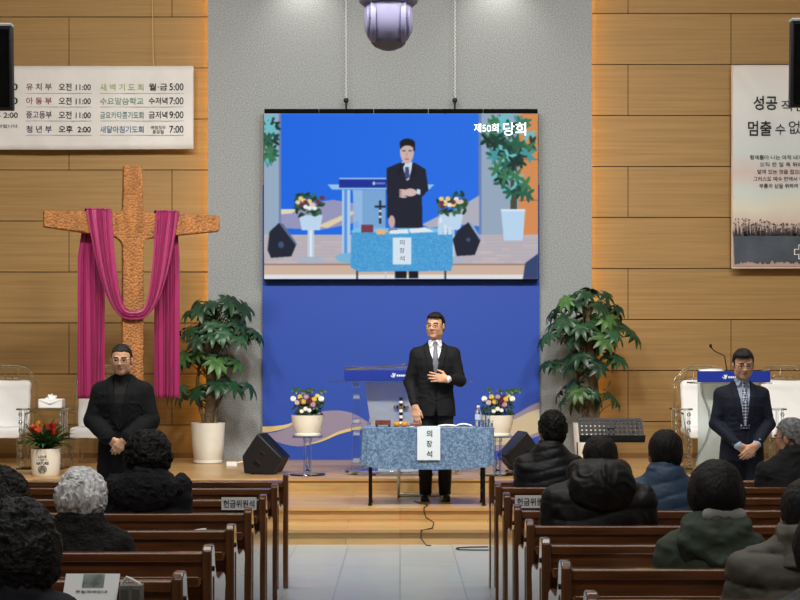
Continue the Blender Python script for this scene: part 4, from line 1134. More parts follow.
for q in (-1, 1):
    for y in (-.028, .028): build('foot', MB().cbox((q * (sx - .014), y, .011), (.01, .01, .011)), mat('dark_wood_foot', (60, 32, 26), .5), t)
M_orange = mat('mandarin_peel', (228, 148, 42), .45, var=.08, vscale=30, bump=.15, bscale=120)
for px, y, lab in ((396.8, 13.80, 'left one of two mandarins on the blue table'), (404.3, 13.81, 'right one of two mandarins on the blue table, nearer the hand')):
    t = thing('mandarin', lab, 'fruit', tpos(px, y), 0, 'mandarins on the table')
    r = .031
    build('fruit', MB().lathe([(.001, 0.0), (.014, .001), (.025, .01), (.031, .024), (.028, .038), (.015, .048), (.001, .047)], n=24), M_orange, t)
    build('stem', MB().lathe([(.004, .046), (.004, .05), (.001, .051)], n=8), M_stem, t)
t = thing('gavel_block', 'low reddish block under the hand of the speaker', 'block', tpos(415.5, 13.92))
build('block', MB().box((-.05, -.03, 0), (.05, .03, .028)), mat('rosewood', (128, 66, 60), .4), t, bevel=.004); build('paper_slip', MB().box((-.055, -.06, 0), (-.01, -.031, .004)), M_paper, t)
def sheet(name, label, cat, c, w, d, rot, z0=.0015, curl=0.0, mm=None, th=.002):
    def fn(u, v): return ((u - .5) * w, (v - .5) * d, curl * math.sin(PI * u) ** 1.2 * 1.0)
    o = build(name, MB().grid(fn, 10, 4), mm or M_paper, solid=th); o.location = Vector(c) + Vector((0, 0, z0)); o.rotation_euler = (0, 0, rot)
    return tag(o, label, cat)
sheet('paper_sheet', 'white paper lying on the blue table by the letter sign', 'paper', tpos(431, 13.85), .19, .15, .05)
bkk = thing('open_book', 'open white booklet lying on the right half of the blue table', 'book', tpos(456, 13.86), -.05)
for q, w in ((-1, .165), (1, .15)):
    def fn(u, v, q=q, w=w): return (q * u * w, (v - .5) * .2, .008 + (.022 if q > 0 else .01) * math.sin(PI * min(1, u * 1.0)) ** .8 * (1 - .3 * u))
    build('page_stack', MB().grid(fn, 12, 4), M_paper, bkk, solid=.008)
build('book_cover', MB().box((-.17, -.105, 0), (.155, .105, .004)), mat('grey_book_cover', (176, 186, 198), .6), bkk)
M_glass = mat('clear_plastic', (236, 244, 250), .05, trans=1, ior=1.15)
t = thing('water_bottle', 'clear plastic water bottle on the right end of the blue table', 'bottle', tpos(478.3, 13.9))
k = .03
build('body', MB().lathe([(.001, 0), (k * .9, 0), (k, .008), (k, .05), (k * .93, .056), (k, .062), (k, .12), (k * .95, .14), (k * .5, .165), (k * .42, .17), (k * .42, .178)], n=24), M_glass, t)
build('label_band', MB().lathe([(k + .001, .064), (k + .001, .112)], n=24), mat('pale_label', (176, 196, 218), .5), t)
build('cap', MB().lathe([(.001, .196), (k * .5, .196), (k * .5, .178), (k * .4, .176)], n=16), M_white, t)
for px, y, hh_, lab in ((487.5, 13.95, .115, 'taller clear drinking glass beside the water bottle'), (490.5, 13.78, .062, 'short clear glass cup at the right corner of the blue table'), (484.5, 13.78, .062, 'short clear glass cup in front of the taller glass')):
    t = thing('drinking_glass', lab, 'glass', tpos(px, y), 0, 'glasses on the table')
    build('tumbler', MB().lathe([(.001, .0), (.022, 0), (.026, hh_), (.023, hh_), (.0195, .006), (.001, .006)], n=20), M_glass, t)
    build('water', MB().lathe([(.001, .007), (.019, .007), (.021, hh_ * .6), (.001, hh_ * .6)], n=20), M_glass, t)
# folding chair behind the table
fc = thing('folding_chair', 'metal tube chair half hidden behind the blue table and the speaker', 'chair', ((420 - 400) * 14.62 / F, 14.72, ZT))
M_tube = mat('beige_metal_tube', (176, 170, 152), .3, metal=.7)
for q in (-1, 1):
    b = MB(); x = q * .2
    b.tube([(x, .1, .42), (x + q * .005, -.10, .40), (x + q * .01, -.19, .10), (x + q * .01, -.19, .03), (x + q * .01, -.15, .014), (x + q * .01, .2, .014), (x + q * .005, .24, .05), (x, .24, .68)], .0135, 10)
    build('side_frame', b, M_tube, fc)
build('cross_bar', MB().tube([(-.205, .15, .014), (.205, .15, .014)], .011, 8), M_tube, fc)
build('cross_bar', MB().tube([(-.205, -.14, .016), (.205, -.14, .016)], .011, 8), M_tube, fc)
build('seat', MB().box((-.2, -.16, .41), (.2, .22, .45)), M_black, fc, bevel=.015)
build('backrest', MB().box((-.2, .225, .5), (.2, .255, .69)), M_black, fc, bevel=.012)
tag(build('cable', MB().tube([(W(414, 0, 14.2).x, 14.15, ZT + .006), (W(418, 0, 13.9).x, 14.0, ZT + .006), (W(428, 0, 13.7).x, 13.75, ZT + .006), (W(424, 0, 13.5).x, 13.46, ZT + .008), (W(424, 0, 13.45).x, 13.445, ZT - .03), (W(426, 0, 13.45).x, 13.44, .17), (W(434, 0, 13.3).x, 13.36, .133), (W(432, 0, 13.0).x, 12.9, .133), (W(421, 0, 12.8).x, 12.79, .125), (W(421, 0, 12.8).x, 12.775, .06), (W(426, 0, 12.75).x, 12.74, .006), (W(431, 0, 12.7).x, 12.7, .006)], .005, 6), M_black), 'thin black cable trailing down the steps below the blue table', 'cable')
tag(build('floor_cable', MB().tube([(W(489, 0, 12.5).x, 12.62, .006), (W(470, 0, 12.5).x, 12.6, .006), (W(458, 0, 12.5).x, 12.55, .006), (W(456, 0, 12.5).x, 12.48, .006), (W(460, 0, 12.4).x, 12.42, .006), (W(475, 0, 12.4).x, 12.40, .006), (W(492, 0, 12.4).x, 12.40, .006)], .006, 6), M_black), 'dark cable looped on the pale tiles beside the right pew front', 'cable')

# ------------------------------------------------------------------ music stand
Y = 12.1; s_ = F / Y
mst = thing('music_stand', 'black perforated music stand between the puffer jackets and the right plant', 'music stand', ((611 - 400) / s_, Y, 0), math.radians(-3))
zt_, zb_ = H - (420.3 - 368) / s_, H - (440 - 368) / s_
Mt = Matrix.Translation((0, 0, (zt_ + zb_) / 2)) @ Matrix.Rotation(math.radians(-52), 4, 'X')
wt, hh_ = .25, .13
b = MB(); nr_, nc_ = 5, 14
for i in range(nr_ + 1): z = -hh_ + i * 2 * hh_ / nr_; b.cbox((0, 0, z), (wt, .002, .0165 if i not in (0, nr_) else .019), M=Mt)
for j in range(nc_ + 1): x = -wt + j * 2 * wt / nc_; b.cbox((x, 0, 0), (.0115, .002, hh_), M=Mt)
build('tray', b, mat('dark_grey_metal', (52, 52, 56), .45, metal=.3), mst, smooth=False)
b = MB(); b.cbox((0, -.03, -hh_ - .01), (wt + .01, .035, .004), M=Mt); build('tray_lip', b, M_blackm, mst)
build('tilt_clamp', MB().cbox((0, .04, (zt_ + zb_) / 2 - .02), (.03, .035, .04)), M_black, mst, bevel=.006)
build('pole', MB().tube([(0, .04, .22), (0, .04, (zt_ + zb_) / 2)], .012, 10), M_blackm, mst)
for k in range(3):
    a = k * 2.094 + .5; b = MB(); b.tube([(0, .04, .25), (.28 * math.cos(a), .04 + .28 * math.sin(a), .012)], .009, 8); build('leg', b, M_blackm, mst)
build('side_rod', MB().tube([(-.27, .03, zb_ - .02), (-.265, .03, zb_ - .22)], .006, 6), M_chrome, mst)

# ------------------------------------------------------------------ hanging monitors at both sides
for sg, (pxe, yt, yb), lab in ((-1, (12.5, 27, 110), 'black monitor hanging at the left edge over the worship times banner'), (1, (790.5, 22, 107), 'black monitor hanging at the right edge over the calligraphy banner')):
    Y = 11.0; s_ = F / Y; w = 1.05
    xe_ = (pxe - 400) / s_; zt_, zb_ = H - (yt - 368) / s_, H - (yb - 368) / s_
    t = thing('hanging_monitor', lab, 'monitor', (xe_ + sg * w / 2, Y, zb_), 0, 'hanging side monitors')
    Mt = Matrix.Rotation(math.radians(3), 4, 'X')
    build('case', MB().box((-w / 2, 0, 0), (w / 2, .07, zt_ - zb_), M=Mt), M_black, t, bevel=.008)
    build('screen_glass', MB().box((-w / 2 + .02, -.003, .02), (w / 2 - .02, .001, zt_ - zb_ - .02), M=Mt), mat('dark_glass', (6, 6, 8), .12), t)
    build('top_rim', MB().box((-w / 2, -.004, zt_ - zb_ - .0), (w / 2, .08, zt_ - zb_ + .022), M=Mt), mat('lit_rim_grey', (150, 154, 158), .4), t, bevel=.004)  # rim coloured pale to stand in for light reflecting off the top edge
    build('ceiling_pole', MB().tube([(0, .1, .3), (0, .1, 6.7 - zb_)], .03, 12), M_blackm, t); build('bracket', MB().box((-.15, .06, .2), (.15, .12, .45)), M_blackm, t)

# ------------------------------------------------------------------ pews
PL = 3.5
def make_pew(name):
    t = thing(name, '', 'pew', (0, 0, 0), 0, 'wooden church pews')
    prof = [(0, 0), (.50, 0), (.50, .05), (.47, .09), (.46, .40), (.475, .52), (.495, .565), (.48, .61), (.43, .625), (.24, .625), (.17, .645), (.125, .70), (.105, .765), (.085, .787), (.025, .787), (0, .765)]
    for sg in (-1, 1):
        b = MB(); x = sg * PL / 2
        b.prism(prof, x - .02, x + .02, 'x')
        e = build('end_panel', b, M_pewend, t, bevel=.007, fix=True)
        b = MB(); b.prism([(.05, .12), (.40, .12), (.40, .50), (.12, .56), (.06, .66)], x - .024, x + .024, 'x'); build('inset_panel', b, M_pewend, e, bevel=.004, fix=True)
        b = MB(); b.tube([(x + sg * .027, .045, .69), (x + sg * .020, .045, .69)], .011, 10); build('bolt_cap', b, M_blackm, e)
    x = PL / 2 - .02
    b = MB(); b.prism([(.03, .40), (.055, .40), (.075, .72), (.05, .72)], -x, x, 'x'); build('backrest', b, M_pew, t, fix=True)
    build('top_rail', MB().box((-x, .03, .715), (x, .09, .756)), M_pew, t, bevel=.008)
    b = MB(); b.box((-x, -.09, .635), (x, .045, .655)); b.box((-x, -.10, .635), (x, -.085, .675)); build('book_ledge', b, M_pew, t, bevel=.003)
    build('seat', MB().box((-x, .055, .385), (x, .46, .42)), M_pew, t, bevel=.01)
    build('seat_apron', MB().box((-x, .40, .30), (x, .425, .385)), M_pew, t)
    build('foot_rail', MB().box((-x, .03, .06), (x, .06, .14)), M_pew, t)
    return t
ORD = ['front', 'second', 'third', 'fourth', 'fifth', 'sixth', 'seventh', 'eighth']
pew0 = make_pew('church_pew')
LX, RX = -.765, .60
PD_L = [9.35, 8.54, 7.73, 6.91, 6.09, 5.28, 4.46]
PD_R = [9.43, 8.66, 7.89, 7.12, 6.35, 5.58, 4.81, 4.04]
first = True
for side, xs, ds in (('left', LX - .02 - PL / 2, PD_L), ('right', RX + .02 + PL / 2, PD_R)):
    for k, d in enumerate(ds):
        lab = 'brown wooden pew %s of the aisle, %s row from the stage' % (side, ORD[k])
        if first: pew0.location = (xs, d, 0); pew0['label'] = lab; first = False
        else: dup(pew0, (xs, d, 0), lab)
for side, xs, d in (('left', LX - .02 - PL / 2, 10.30), ('right', RX + .03 + PL / 2, 10.30)):
    t = thing('pew_front_screen', 'low wooden screen before the front pew %s of the aisle' % side, 'pew screen', (xs, d, 0), 0, 'pew front screens')
    for sg in (-1, 1):
        b = MB(); b.prism([(-.03, 0), (.10, 0), (.10, .06), (.06, .10), (.06, .70), (.04, .78), (-.03, .78)], sg * PL / 2 - .018, sg * PL / 2 + .018, 'x'); build('end_post', b, M_pewend, t, bevel=.005, fix=True)
    x = PL / 2 - .018
    build('panel', MB().box((-x, .0, .12), (x, .03, .70)), M_pew, t); build('top_rail', MB().box((-x, -.08, .70), (x, .05, .735)), M_pew, t, bevel=.006)
# pew signs
for (px, py, w, D, lab) in ((239, 506.3, 35, PD_L[1], 'white seat sign on the back of a pew left of the aisle'), (533, 505.3, 36, PD_R[1], 'white seat sign on the back of a pew right of the aisle')):
    Y = D + .022; s_ = F / Y
    t = thing('pew_sign', lab, 'sign', ((px - 400) / s_, Y, 0), 0, 'pew seat signs')
    z1 = .700
    build('plate', MB().box((-w / 2 / s_, -.004, z1), (w / 2 / s_, .004, z1 + 12.5 / s_)), M_paper, t)
    letters(t, '헌금위원석', (0, -.005, z1 + 6.2 / s_), (w - 4) / s_, 7.6 / s_, .012, M_ink)
    for q in (-1, 1): build('clip', MB().box((q * w * .4 / s_ - .01, .004, .757), (q * w * .4 / s_ + .01, .05, .762)), M_white, t)
# papers and the little rack on the pew ledges
def ledge(px, D, dy=-.03): Y = D + dy; return Vector(((px - 400) * Y / F, Y, .656))
p = ledge(90, PD_L[5], -.06); Mt = Matrix.Translation(p) @ Matrix.Rotation(math.radians(-18), 4, 'X')
t = thing('service_leaflet', 'white leaflet with a grey picture leaning on a left pew ledge', 'leaflet', p)
Mr = Matrix.Translation((0, .03, .0)) @ Matrix.Rotation(math.radians(-38), 4, 'X')
build('sheet', MB().box((-.098, -.05, .0), (.092, -.047, .125), M=Mr), M_paper, t)
build('picture', MB().box((-.035, -.0525, .07), (.04, -.05, .122), M=Mr), mat('grey_print', (128, 138, 136), .7, var=.35, vscale=14), t)
b = MB(); text_into(b, '주일예배안내', (.0, -.052, .052), .11, .010, 0); b.v = [tuple(Mr @ Vector(v)) for v in b.v]; build('lettering', b, M_ink, t, smooth=False)
p = ledge(131.5, PD_L[5], -.05)
t = thing('pen_box', 'small grey two-part box with a white strap on a left pew ledge', 'box', p)
build('box', MB().box((-.04, -.025, .002), (.04, .025, .10)), mat('weathered_grey_box', (128, 124, 120), .7, var=.15, vscale=30), t, bevel=.003)
b = MB()
for q in (-.019, .019): b.box((q - .014, -.027, .015), (q + .014, -.0255, .085))
build('front_panel', b, mat('dark_grey_front', (92, 88, 86), .7), t)
build('strap', MB().tube([(-.035, 0, .10), (-.015, -.005, .125), (.0, -.005, .118), (.03, 0, .10)], .006, 6), M_paper, t)
sheet('paper_sheet', 'white sheets lying on a right pew ledge left of the green parka', 'paper', ledge(640, PD_R[4], -.03), .19, .10, .03, .002, 0, None, .004)
sd_ = Sdf(); sd_.cone((-.02, 0, .012), (.015, .005, .016), .012, .012, .01); sd_.cone((0, 0, .012), (.03, -.005, .022), .01, .01, .01)
tq = sd_.mesh('crumpled_tissue', .004, M_paper); tq.location = ledge(199, PD_L[2], -.02) + Vector((0, 0, .0)); tag(tq, 'crumpled white tissue on the ledge right of the woman with dark wavy hair', 'tissue')

# ------------------------------------------------------------------ people
def V3(*a): return np.array(a, float)
def add_head(s, hc, Rm, z=1.0, neck_to=None):
    hc = np.array(hc, float)
    def T(x, y, w): return hc + Rm @ (np.array((x, y, w)) * z)
    def E(c, r, k=.02, op='u', R2=None): s.ell(T(*c), np.array(r) * z, k, Rm if R2 is None else Rm @ R2, op)
    E((0, .012, .032), (.077, .097, .088), .03)
    E((0, -.03, -.045), (.056, .062, .070), .04)
    E((0, -.062, -.098), (.026, .022, .018), .03)
    for q in (-1, 1):
        E((q * .042, -.052, -.022), (.027, .030, .034), .03)
        E((q * .052, -.01, -.07), (.02, .04, .03), .03)
        E((q * .079, .012, -.008), (.011, .021, .033), .012, 'u', rotm(q * .35, 0, 0))
        E((q * .031, -.100, .008), (.017, .014, .010), .012, 's')
        E((q * .031, -.079, .005), (.014, .012, .010), .006)
        E((q * .012, -.098, -.030), (.009, .010, .008), .008)
        E((q * .034, -.084, .028), (.024, .010, .007), .012)
    s.cone(T(0, -.088, .016), T(0, -.107, -.026), .007 * z, .0115 * z, .012)
    E((0, -.090, -.053), (.022, .010, .0055), .006); E((0, -.089, -.064), (.018, .010, .006), .006)
    E((0, -.098, -.0585), (.02, .006, .0018), .003, 's')
    if neck_to is not None:
        s.cone(T(0, .020, -.06), neck_to, .054 * z, .055, .025)
def face_mat(hc, Rm, z=1.0, closed=False):
    def fn(x, y, w):
        p = (np.stack([x - hc[0], y - hc[1], w - hc[2]], 1) @ Rm) / z
        X, Y, Z = p[:, 0], p[:, 1], p[:, 2]
        m = np.zeros(len(X), int); f = Y < -.06; ax = np.abs(X)
        m[f & (((ax - .031) / .015) ** 2 + ((Z - .004) / (.0042 if closed else .0062)) ** 2 < 1)] = 2
        m[f & (np.abs(Z - (.0305 - .25 * np.abs(ax - .034))) < .0042) & (ax > .013) & (ax < .054)] = 2
        m[f & ((X / .023) ** 2 + ((Z + .0585) / .0085) ** 2 < 1) & (Y < -.085)] = 1
        return m
    return fn
def add_hand(s, wr, d, n, side, curl=(.3, .5, .4), spread=.06, sc=1.0, thumb=(.75, .65, .15)):
    """wr wrist, d finger direction, n back-of-hand normal, side = direction of the thumb"""
    wr = np.array(wr, float); d = np.array(d, float); d /= np.linalg.norm(d)
    n = np.array(n, float); n -= d * (n @ d); n /= np.linalg.norm(n)
    t = np.cross(d, n); t = t if t @ np.array(side, float) > 0 else -t
    s.cone(wr - d * .02, wr + d * .012, .026 * sc, .025 * sc, .015, )
    L = (.086, .090, .085, .076); off = (.030, .010, -.010, -.029); ln = ((.044, .026, .020), (.048, .030, .021), (.045, .028, .020), (.036, .021, .018)); rr = (.0092, .0096, .0092, .0082)
    for i in range(4):
        a = wr + t * off[i] * .55 * sc; k = wr + (d * L[i] + t * off[i]) * sc
        s.cone(a, k, .0155 * sc, .0115 * sc, .014)
        ang = 0; p = k; dd = d + t * spread * (1.5 - i)
        dd /= np.linalg.norm(dd)
        for j in range(3):
            ang += curl[j] * (1 + .06 * i)
            q = dd * math.cos(ang) - n * math.sin(ang)
            p2 = p + q * ln[i][j] * sc
            s.cone(p, p2, rr[i] * sc * (1 - .08 * j), rr[i] * sc * (1 - .08 * (j + 1)), .006 if j else .009)
            p = p2
    a = wr + (d * .022 + t * .022 - n * .004) * sc
    q = d * thumb[0] + t * thumb[1] - n * thumb[2]; q /= np.linalg.norm(q)
    b = a + q * .046 * sc; s.cone(a, b, .0165 * sc, .0115 * sc, .014)
    q2 = d * (thumb[0] + .35) + t * thumb[1] * .35 - n * (thumb[2] + .1); q2 /= np.linalg.norm(q2)
    c = b + q2 * .030 * sc; s.cone(b, c, .0112 * sc, .010 * sc, .006); s.cone(c, c + (q2 - n * .15) * .024 * sc, .010 * sc, .0078 * sc, .005)
NT = np.random.RandomState(7).rand(32, 32, 32).astype(np.float32)
def vn(x, y, z):
    """smooth value noise, 0..1"""
    r = []
    for q in (x, y, z):
        f = np.floor(q); t = q - f; f = f.astype(np.int64) & 31; r.append((f, (f + 1) & 31, t * t * (3 - 2 * t)))
    (x0, x1, u), (y0, y1, v), (z0, z1, w) = r
    def L(a, b, t): return a + (b - a) * t
    return L(L(L(NT[x0, y0, z0], NT[x1, y0, z0], u), L(NT[x0, y1, z0], NT[x1, y1, z0], u), v), L(L(NT[x0, y0, z1], NT[x1, y0, z1], u), L(NT[x0, y1, z1], NT[x1, y1, z1], u), v), w)
def ridge(x, y, z): return np.abs(2 * vn(x, y, z) - 1)
def wrinkle(a=.003, f=1.0):
    def fn(x, y, z):
        x, y, z = x * f, y * f, z * f
        q = vn(9 * x, 9 * y, 9 * z)
        return a * (1.6 * ridge(11 * x + 2 * q, 8 * y, 15 * z + 3 * q) - .8 + .7 * ridge(24 * x + 5 * z, 20 * y, 30 * z - 8 * x))
    return fn
def glasses(hc, Rm, z, m, parent):
    hc = np.array(hc, float)
    def T(x, y, w): return Vector(hc + Rm @ (np.array((x, y, w)) * z))
    b = MB()
    for q in (-1, 1):
        ring = [T(q * .034 + .024 * math.copysign(abs(math.cos(a)) ** .7, math.cos(a)), -.108 + .006 * abs(math.cos(a)), .002 + .0165 * math.copysign(abs(math.sin(a)) ** .7, math.sin(a))) for a in [2 * PI * k / 24 for k in range(25)]]
        b.tube(ring, .0021 * z, 6)
        b.tube([T(q * .058, -.100, .008), T(q * .078, -.06, .010), T(q * .086, .0, .008), T(q * .084, .02, -.004)], .002 * z, 6)
    b.tube([T(-.011, -.110, .006), T(0, -.114, .009), T(.011, -.110, .006)], .0018 * z, 6)
    build('glasses', b, m, parent)
def short_hair(hc, Rm, z, parent, m, back=-.07, front=.060, curly=0, part=0, h=.005, thick=1.0, hl=0):
    hc = np.array(hc, float)
    def T(x, y, w): return hc + Rm @ (np.array((x, y, w)) * z)
    s = Sdf()
    s.ell(T(0, .016, .040), V3(.085, .104, .094) * z * thick, .02, Rm)
    s.ell(T(0, .045, -.015), V3(.080, .072, .078) * z * thick, .03, Rm)
    if part: s.ell(T(.015 * part, -.050, .088), V3(.062, .048, .030) * z, .04, Rm)
    # face opening, below the hairline and in front of the ears
    s.box(T(0, -.14, front - .20), V3(.2, .118, .20) * z, .03 * z, .012, Rm, 's')
    s.box(T(0, -.095, front - .055), V3(.062, .06, .055) * z, .02 * z, .012, Rm, 's')
    s.box(T(0, -.02, -.11), V3(.2, .085, .105) * z, .02 * z, .012, Rm, 's')
    s.box(T(0, .1, back - .10), V3(.2, .2, .10) * z, .02 * z, .02, Rm, 's')
    def disp(x, y, w):
        p = (np.stack([x - hc[0], y - hc[1], w - hc[2]], 1) @ Rm)
        X, Y, Z = p[:, 0], p[:, 1], p[:, 2]
        if curly: return .013 * ridge(48 * X, 48 * Y, 48 * Z) + .009 * ridge(95 * X, 95 * Y, 95 * Z) - .010
        return .006 * vn(130 * X, 130 * Y, 22 * Z) + .005 * vn(30 * X, 30 * Y, 20 * Z) - .006
    return s.mesh('hair', h, m, parent, disp)
def arms(s, sh, el, wr, r, k=.03):
    for i in (0, 1):
        s.cone(sh[i], el[i], r[0], r[1], k); s.cone(el[i], wr[i], r[1], r[2], k)
def standing(name, label, loc, scale, J, outfit):
    """J: joints in metres for a 1.78 m figure facing -Y, feet at z = 0"""
    hs = J.get('hs', 1.0)
    hc = V3(*J['head']); Rm = rotm(J.get('yaw', 0), J.get('pitch', 0), J.get('roll', 0))
    sh, el, wr = [[np.array(p, float) for p in J[k]] for k in ('sh', 'el', 'wr')]
    s = Sdf()
    s.loft([(.86, 0, .01, .15, .10), (1.0, 0, .01, .145, .10), (1.12, 0, .0, .135, .095), (1.28, 0, 0, .15, .105), (1.38, 0, .02, .14, .075), (1.44, 0, .03, .06, .05)], .04)
    for i, q in enumerate((-1, 1)):
        s.cone((0, .03, 1.40), sh[i], .05, .046, .04)
        s.cone((q * .085, .01, .88), (q * .09, .0, .48), .082, .055, .05); s.cone((q * .09, 0, .48), (q * .09, .02, .09), .052, .036, .03)
        s.cone((q * .092, .04, .05), (q * .102, -.10, .036), .026, .022, .03)
    arms(s, sh, el, wr, (.046, .040, .027))
    add_head(s, hc, Rm, hs, (hc[0] * .3, .03, 1.42))
    for hd in J['hands']: add_hand(s, *hd)
    body = s.mesh(name, .0045, [M_skin, M_lip, M_brow], None, None, face_mat(hc, Rm, hs, J.get('closed', False)))
    tag(body, label, 'person'); body.location = loc; body.scale = (scale,) * 3
    outfit(body, hc, Rm, hs, sh, el, wr, 1.0)
    return body
JR = [(.80, 0, .005, .195, .135), (.90, 0, .005, .19, .135), (1.05, 0, 0, .172, .128), (1.15, 0, -.002, .17, .128), (1.28, 0, -.002, .185, .138), (1.36, 0, .004, .185, .130), (1.42, 0, .012, .15, .105), (1.47, 0, .018, .088, .080), (1.50, 0, .022, .070, .068)]
def rows(grow, z0=None, extra=()):
    out = [(z, cx, cy, rx + grow, ry + grow) for z, cx, cy, rx, ry in JR if z0 is None or z > z0]
    return list(extra) + out
def front_y(z):
    A = np.array(JR); return np.interp(z, A[:, 0], A[:, 2]) - np.interp(z, A[:, 0], A[:, 4])
def jacket(parent, m, sh, el, wr, scale, zb, hem=.80, wtop=.062, grow=0, sleeve=(.062, .053, .042), lapel=True, h=.006, ext=(), vent=True, wr_a=.003, collar=True, cuts=()):
    s = Sdf()
    s.loft(rows(grow, None if not ext else .85, ext), .03, 2.2)
    for i, q in enumerate((-1, 1)): s.cone((q * .05, .018, 1.445 + grow), np.array(sh[i]), .048 + grow, .058 + grow, .05)
    for i in (0, 1):
        w2 = np.array(el[i]) + (np.array(wr[i]) - np.array(el[i])) * .93
        s.cone(sh[i], el[i], sleeve[0] + grow, sleeve[1] + grow, .045); s.cone(el[i], w2, sleeve[1] + grow, sleeve[2] + grow, .02)
    if collar: s.cone((-.05, .055, 1.485), (.05, .055, 1.485), .03 + grow, .03 + grow, .02); 
    zt = 1.53
    def vw(z): return wtop * np.clip((z - zb) / (1.47 - zb), 0, 1.25) ** .9
    def V(x, y, z): return np.maximum(np.abs(x) - vw(z), np.maximum(zb - z, y - (front_y(np.minimum(z, 1.5)) - grow + .040 + .5 * np.maximum(z - 1.43, 0))))
    s.fn(V, (-.09, -.25, zb), (.09, .06, 1.6), .006, 's')
    if collar: s.cone((0, .0, 1.44), (0, -.01, 1.60), .063, .075, .01, op='s')
    if vent:
        def Wd(x, y, z): return np.maximum(np.abs(x - .004) - .55 * np.maximum(zb - .30 - z, 0) * (.5), y + .03)
        s.fn(Wd, (-.1, -.3, hem - .05), (.1, 0, zb - .2), .008, 's')
    w0 = wrinkle(wr_a)
    def disp(x, y, z):
        d = w0(x, y, z) * np.clip((1.5 - z) * 6, 0, 1)
        if lapel:
            ax = np.abs(x); v = vw(z); wid = .052 * np.clip((z - zb + .01) / .1, 0, 1) * np.clip((1.5 - z) / .05, 0, 1)
            lp = (y < .01) & (ax > v) & (ax < v + wid) & (z > zb)
            d = np.where(lp, -.006, d)
            edge = (y < -.02) & (np.abs(x - .012) < .006) & (z < zb) & (z > hem)
            d = np.where(edge, d + .004, d)
            for sg in (-1, 1):
                pk = (y < 0) & (np.abs(z - .985) < .006) & (sg * x > .07) & (sg * x < .16)
                d = np.where(pk, d - .004, d)
        return d
    return s.mesh('suit_jacket' if ext == () else 'coat', h, m, parent, disp, None, scale)
def shirt(parent, m, scale, zlo=1.0, name='shirt'):
    s = Sdf(); s.loft([r for r in rows(-.012) if r[0] > zlo], .02, 2.2)
    s.loft([(1.40, 0, .02, .075, .078), (1.46, 0, .014, .066, .072), (1.50, 0, .012, .062, .069), (1.522, 0, .012, .061, .069)], .02)
    for q in (-1, 1): s.cone((q * .016, -.060, 1.508), (q * .046, -.064, 1.462), .012, .011, .012)
    return s.mesh(name, .006, m, parent, wrinkle(.0015, 1.4), None, scale)
def tie(parent, m, scale, zt, zb, wide=.036):
    b = MB(); n = 14; vs = []
    for i in range(n + 1):
        t = i / n; z = zt + (zb - zt) * t; y = (front_y(z) + .006) if z < 1.40 else np.interp(z, (1.40, 1.49), (front_y(1.40) + .006, -.072)); w = .013 + (wide - .013) * t
        for a in (-1, -.5, 0, .5, 1): vs.append((a * w, y - .006 * (1 - a * a) - .004, z))
    fs = [(5 * i + j, 5 * i + 5 + j, 5 * i + 6 + j, 5 * i + j + 1) for i in range(n) for j in range(4)]
    b.add(vs, fs)
    b.lathe([(.006, -.016), (.019, .010), (.017, .018), (.001, .02)], (0, -.074, zt), 12, 0, (1, .7))
    b.v = [tuple(Vector(v) * scale) for v in b.v]
    return build('tie', b, m, parent, solid=.003, fix=False)
def trousers(parent, m, scale, hem=.03):
    s = Sdf(); s.loft([(.84, 0, .008, .168, .118), (.95, 0, .008, .166, .118), (1.05, 0, .004, .155, .112)], .04)
    for q in (-1, 1): s.cone((q * .085, .01, .88), (q * .092, .0, .48), .096, .074, .03); s.cone((q * .092, 0, .48), (q * .092, .012, hem + .05), .074, .058, .02)
    return s.mesh('trousers', .008, m, parent, wrinkle(.003, .8), None, scale)
def shoes(parent, m, scale):
    for q in (-1, 1):
        s = Sdf(); s.cone((q * .092, .05, .045), (q * .105, -.13, .032), .042, .036, .03, (1, 1, .95)); s.cone((q * .092, .03, .06), (q * .093, .02, .10), .045, .044, .03)
        s.box((q * .098, -.04, .010), (.043, .125, .010), .008, .01)
        s.mesh('shoe', .006, m, parent, None, None, scale)

# --- the speaker
tie_grey = mat('grey_striped_tie', (92, 94, 104), .5, var=.3, vscale=60, stretch=(1, 1, 3))
J = dict(head=(.0, -.03, 1.655), yaw=-.36, pitch=.03, sh=[(-.172, .01, 1.385), (.172, .01, 1.385)],
         el=[(-.245, .03, 1.12), (.238, -.03, 1.135)], wr=[(-.195, -.115, .905), (.120, -.195, 1.150)],
         hands=[((-.193, -.122, .893), (.12, -.20, -1), (-.4, -1, .2), (1, 0, 0), (.12, .22, .25), .03, 1.0, (.85, .5, .15)),
                ((.108, -.202, 1.151), (-1, .10, .14), (0, -1, .1), (0, .1, 1), (.08, .12, .1), .10, 1.0, (.6, .8, .0))])
def outfit(body, hc, Rm, hs, sh, el, wr, sc):
    shoes(body, M_shoe, sc); trousers(body, M_trou, sc)
    shirt(body, M_shirt, sc)
    vs_ = Sdf(); vs_.loft([r for r in rows(-.004) if .9 < r[0] < 1.45], .02, 2.2)
    vs_.fn(lambda x, y, z: np.maximum(np.abs(x) - .34 * np.maximum(z - 1.265, 0), y - .02), (-.1, -.3, 1.2), (.1, .05, 1.6), .006, 's')
    vs_.mesh('waistcoat', .006, M_suit, body, None, None, sc)
    tie(body, tie_grey, sc, 1.486, 1.20)
    jacket(body, M_suit, sh, el, wr, sc, 1.18, .82)
    for i, q in ((1, 1),):
        s = Sdf(); a = el[i] + (wr[i] - el[i]) * .9; s.cone(a, wr[i], .040, .036, .01); s.mesh('shirt_cuff', .006, M_shirt, body, None, None, sc)
    short_hair(hc, Rm, hs, body, M_hairb, -.05, .078, 0, 1)
    glasses(hc, Rm, hs, mat('thin_steel_frame', (120, 116, 112), .3, metal=.8), body)
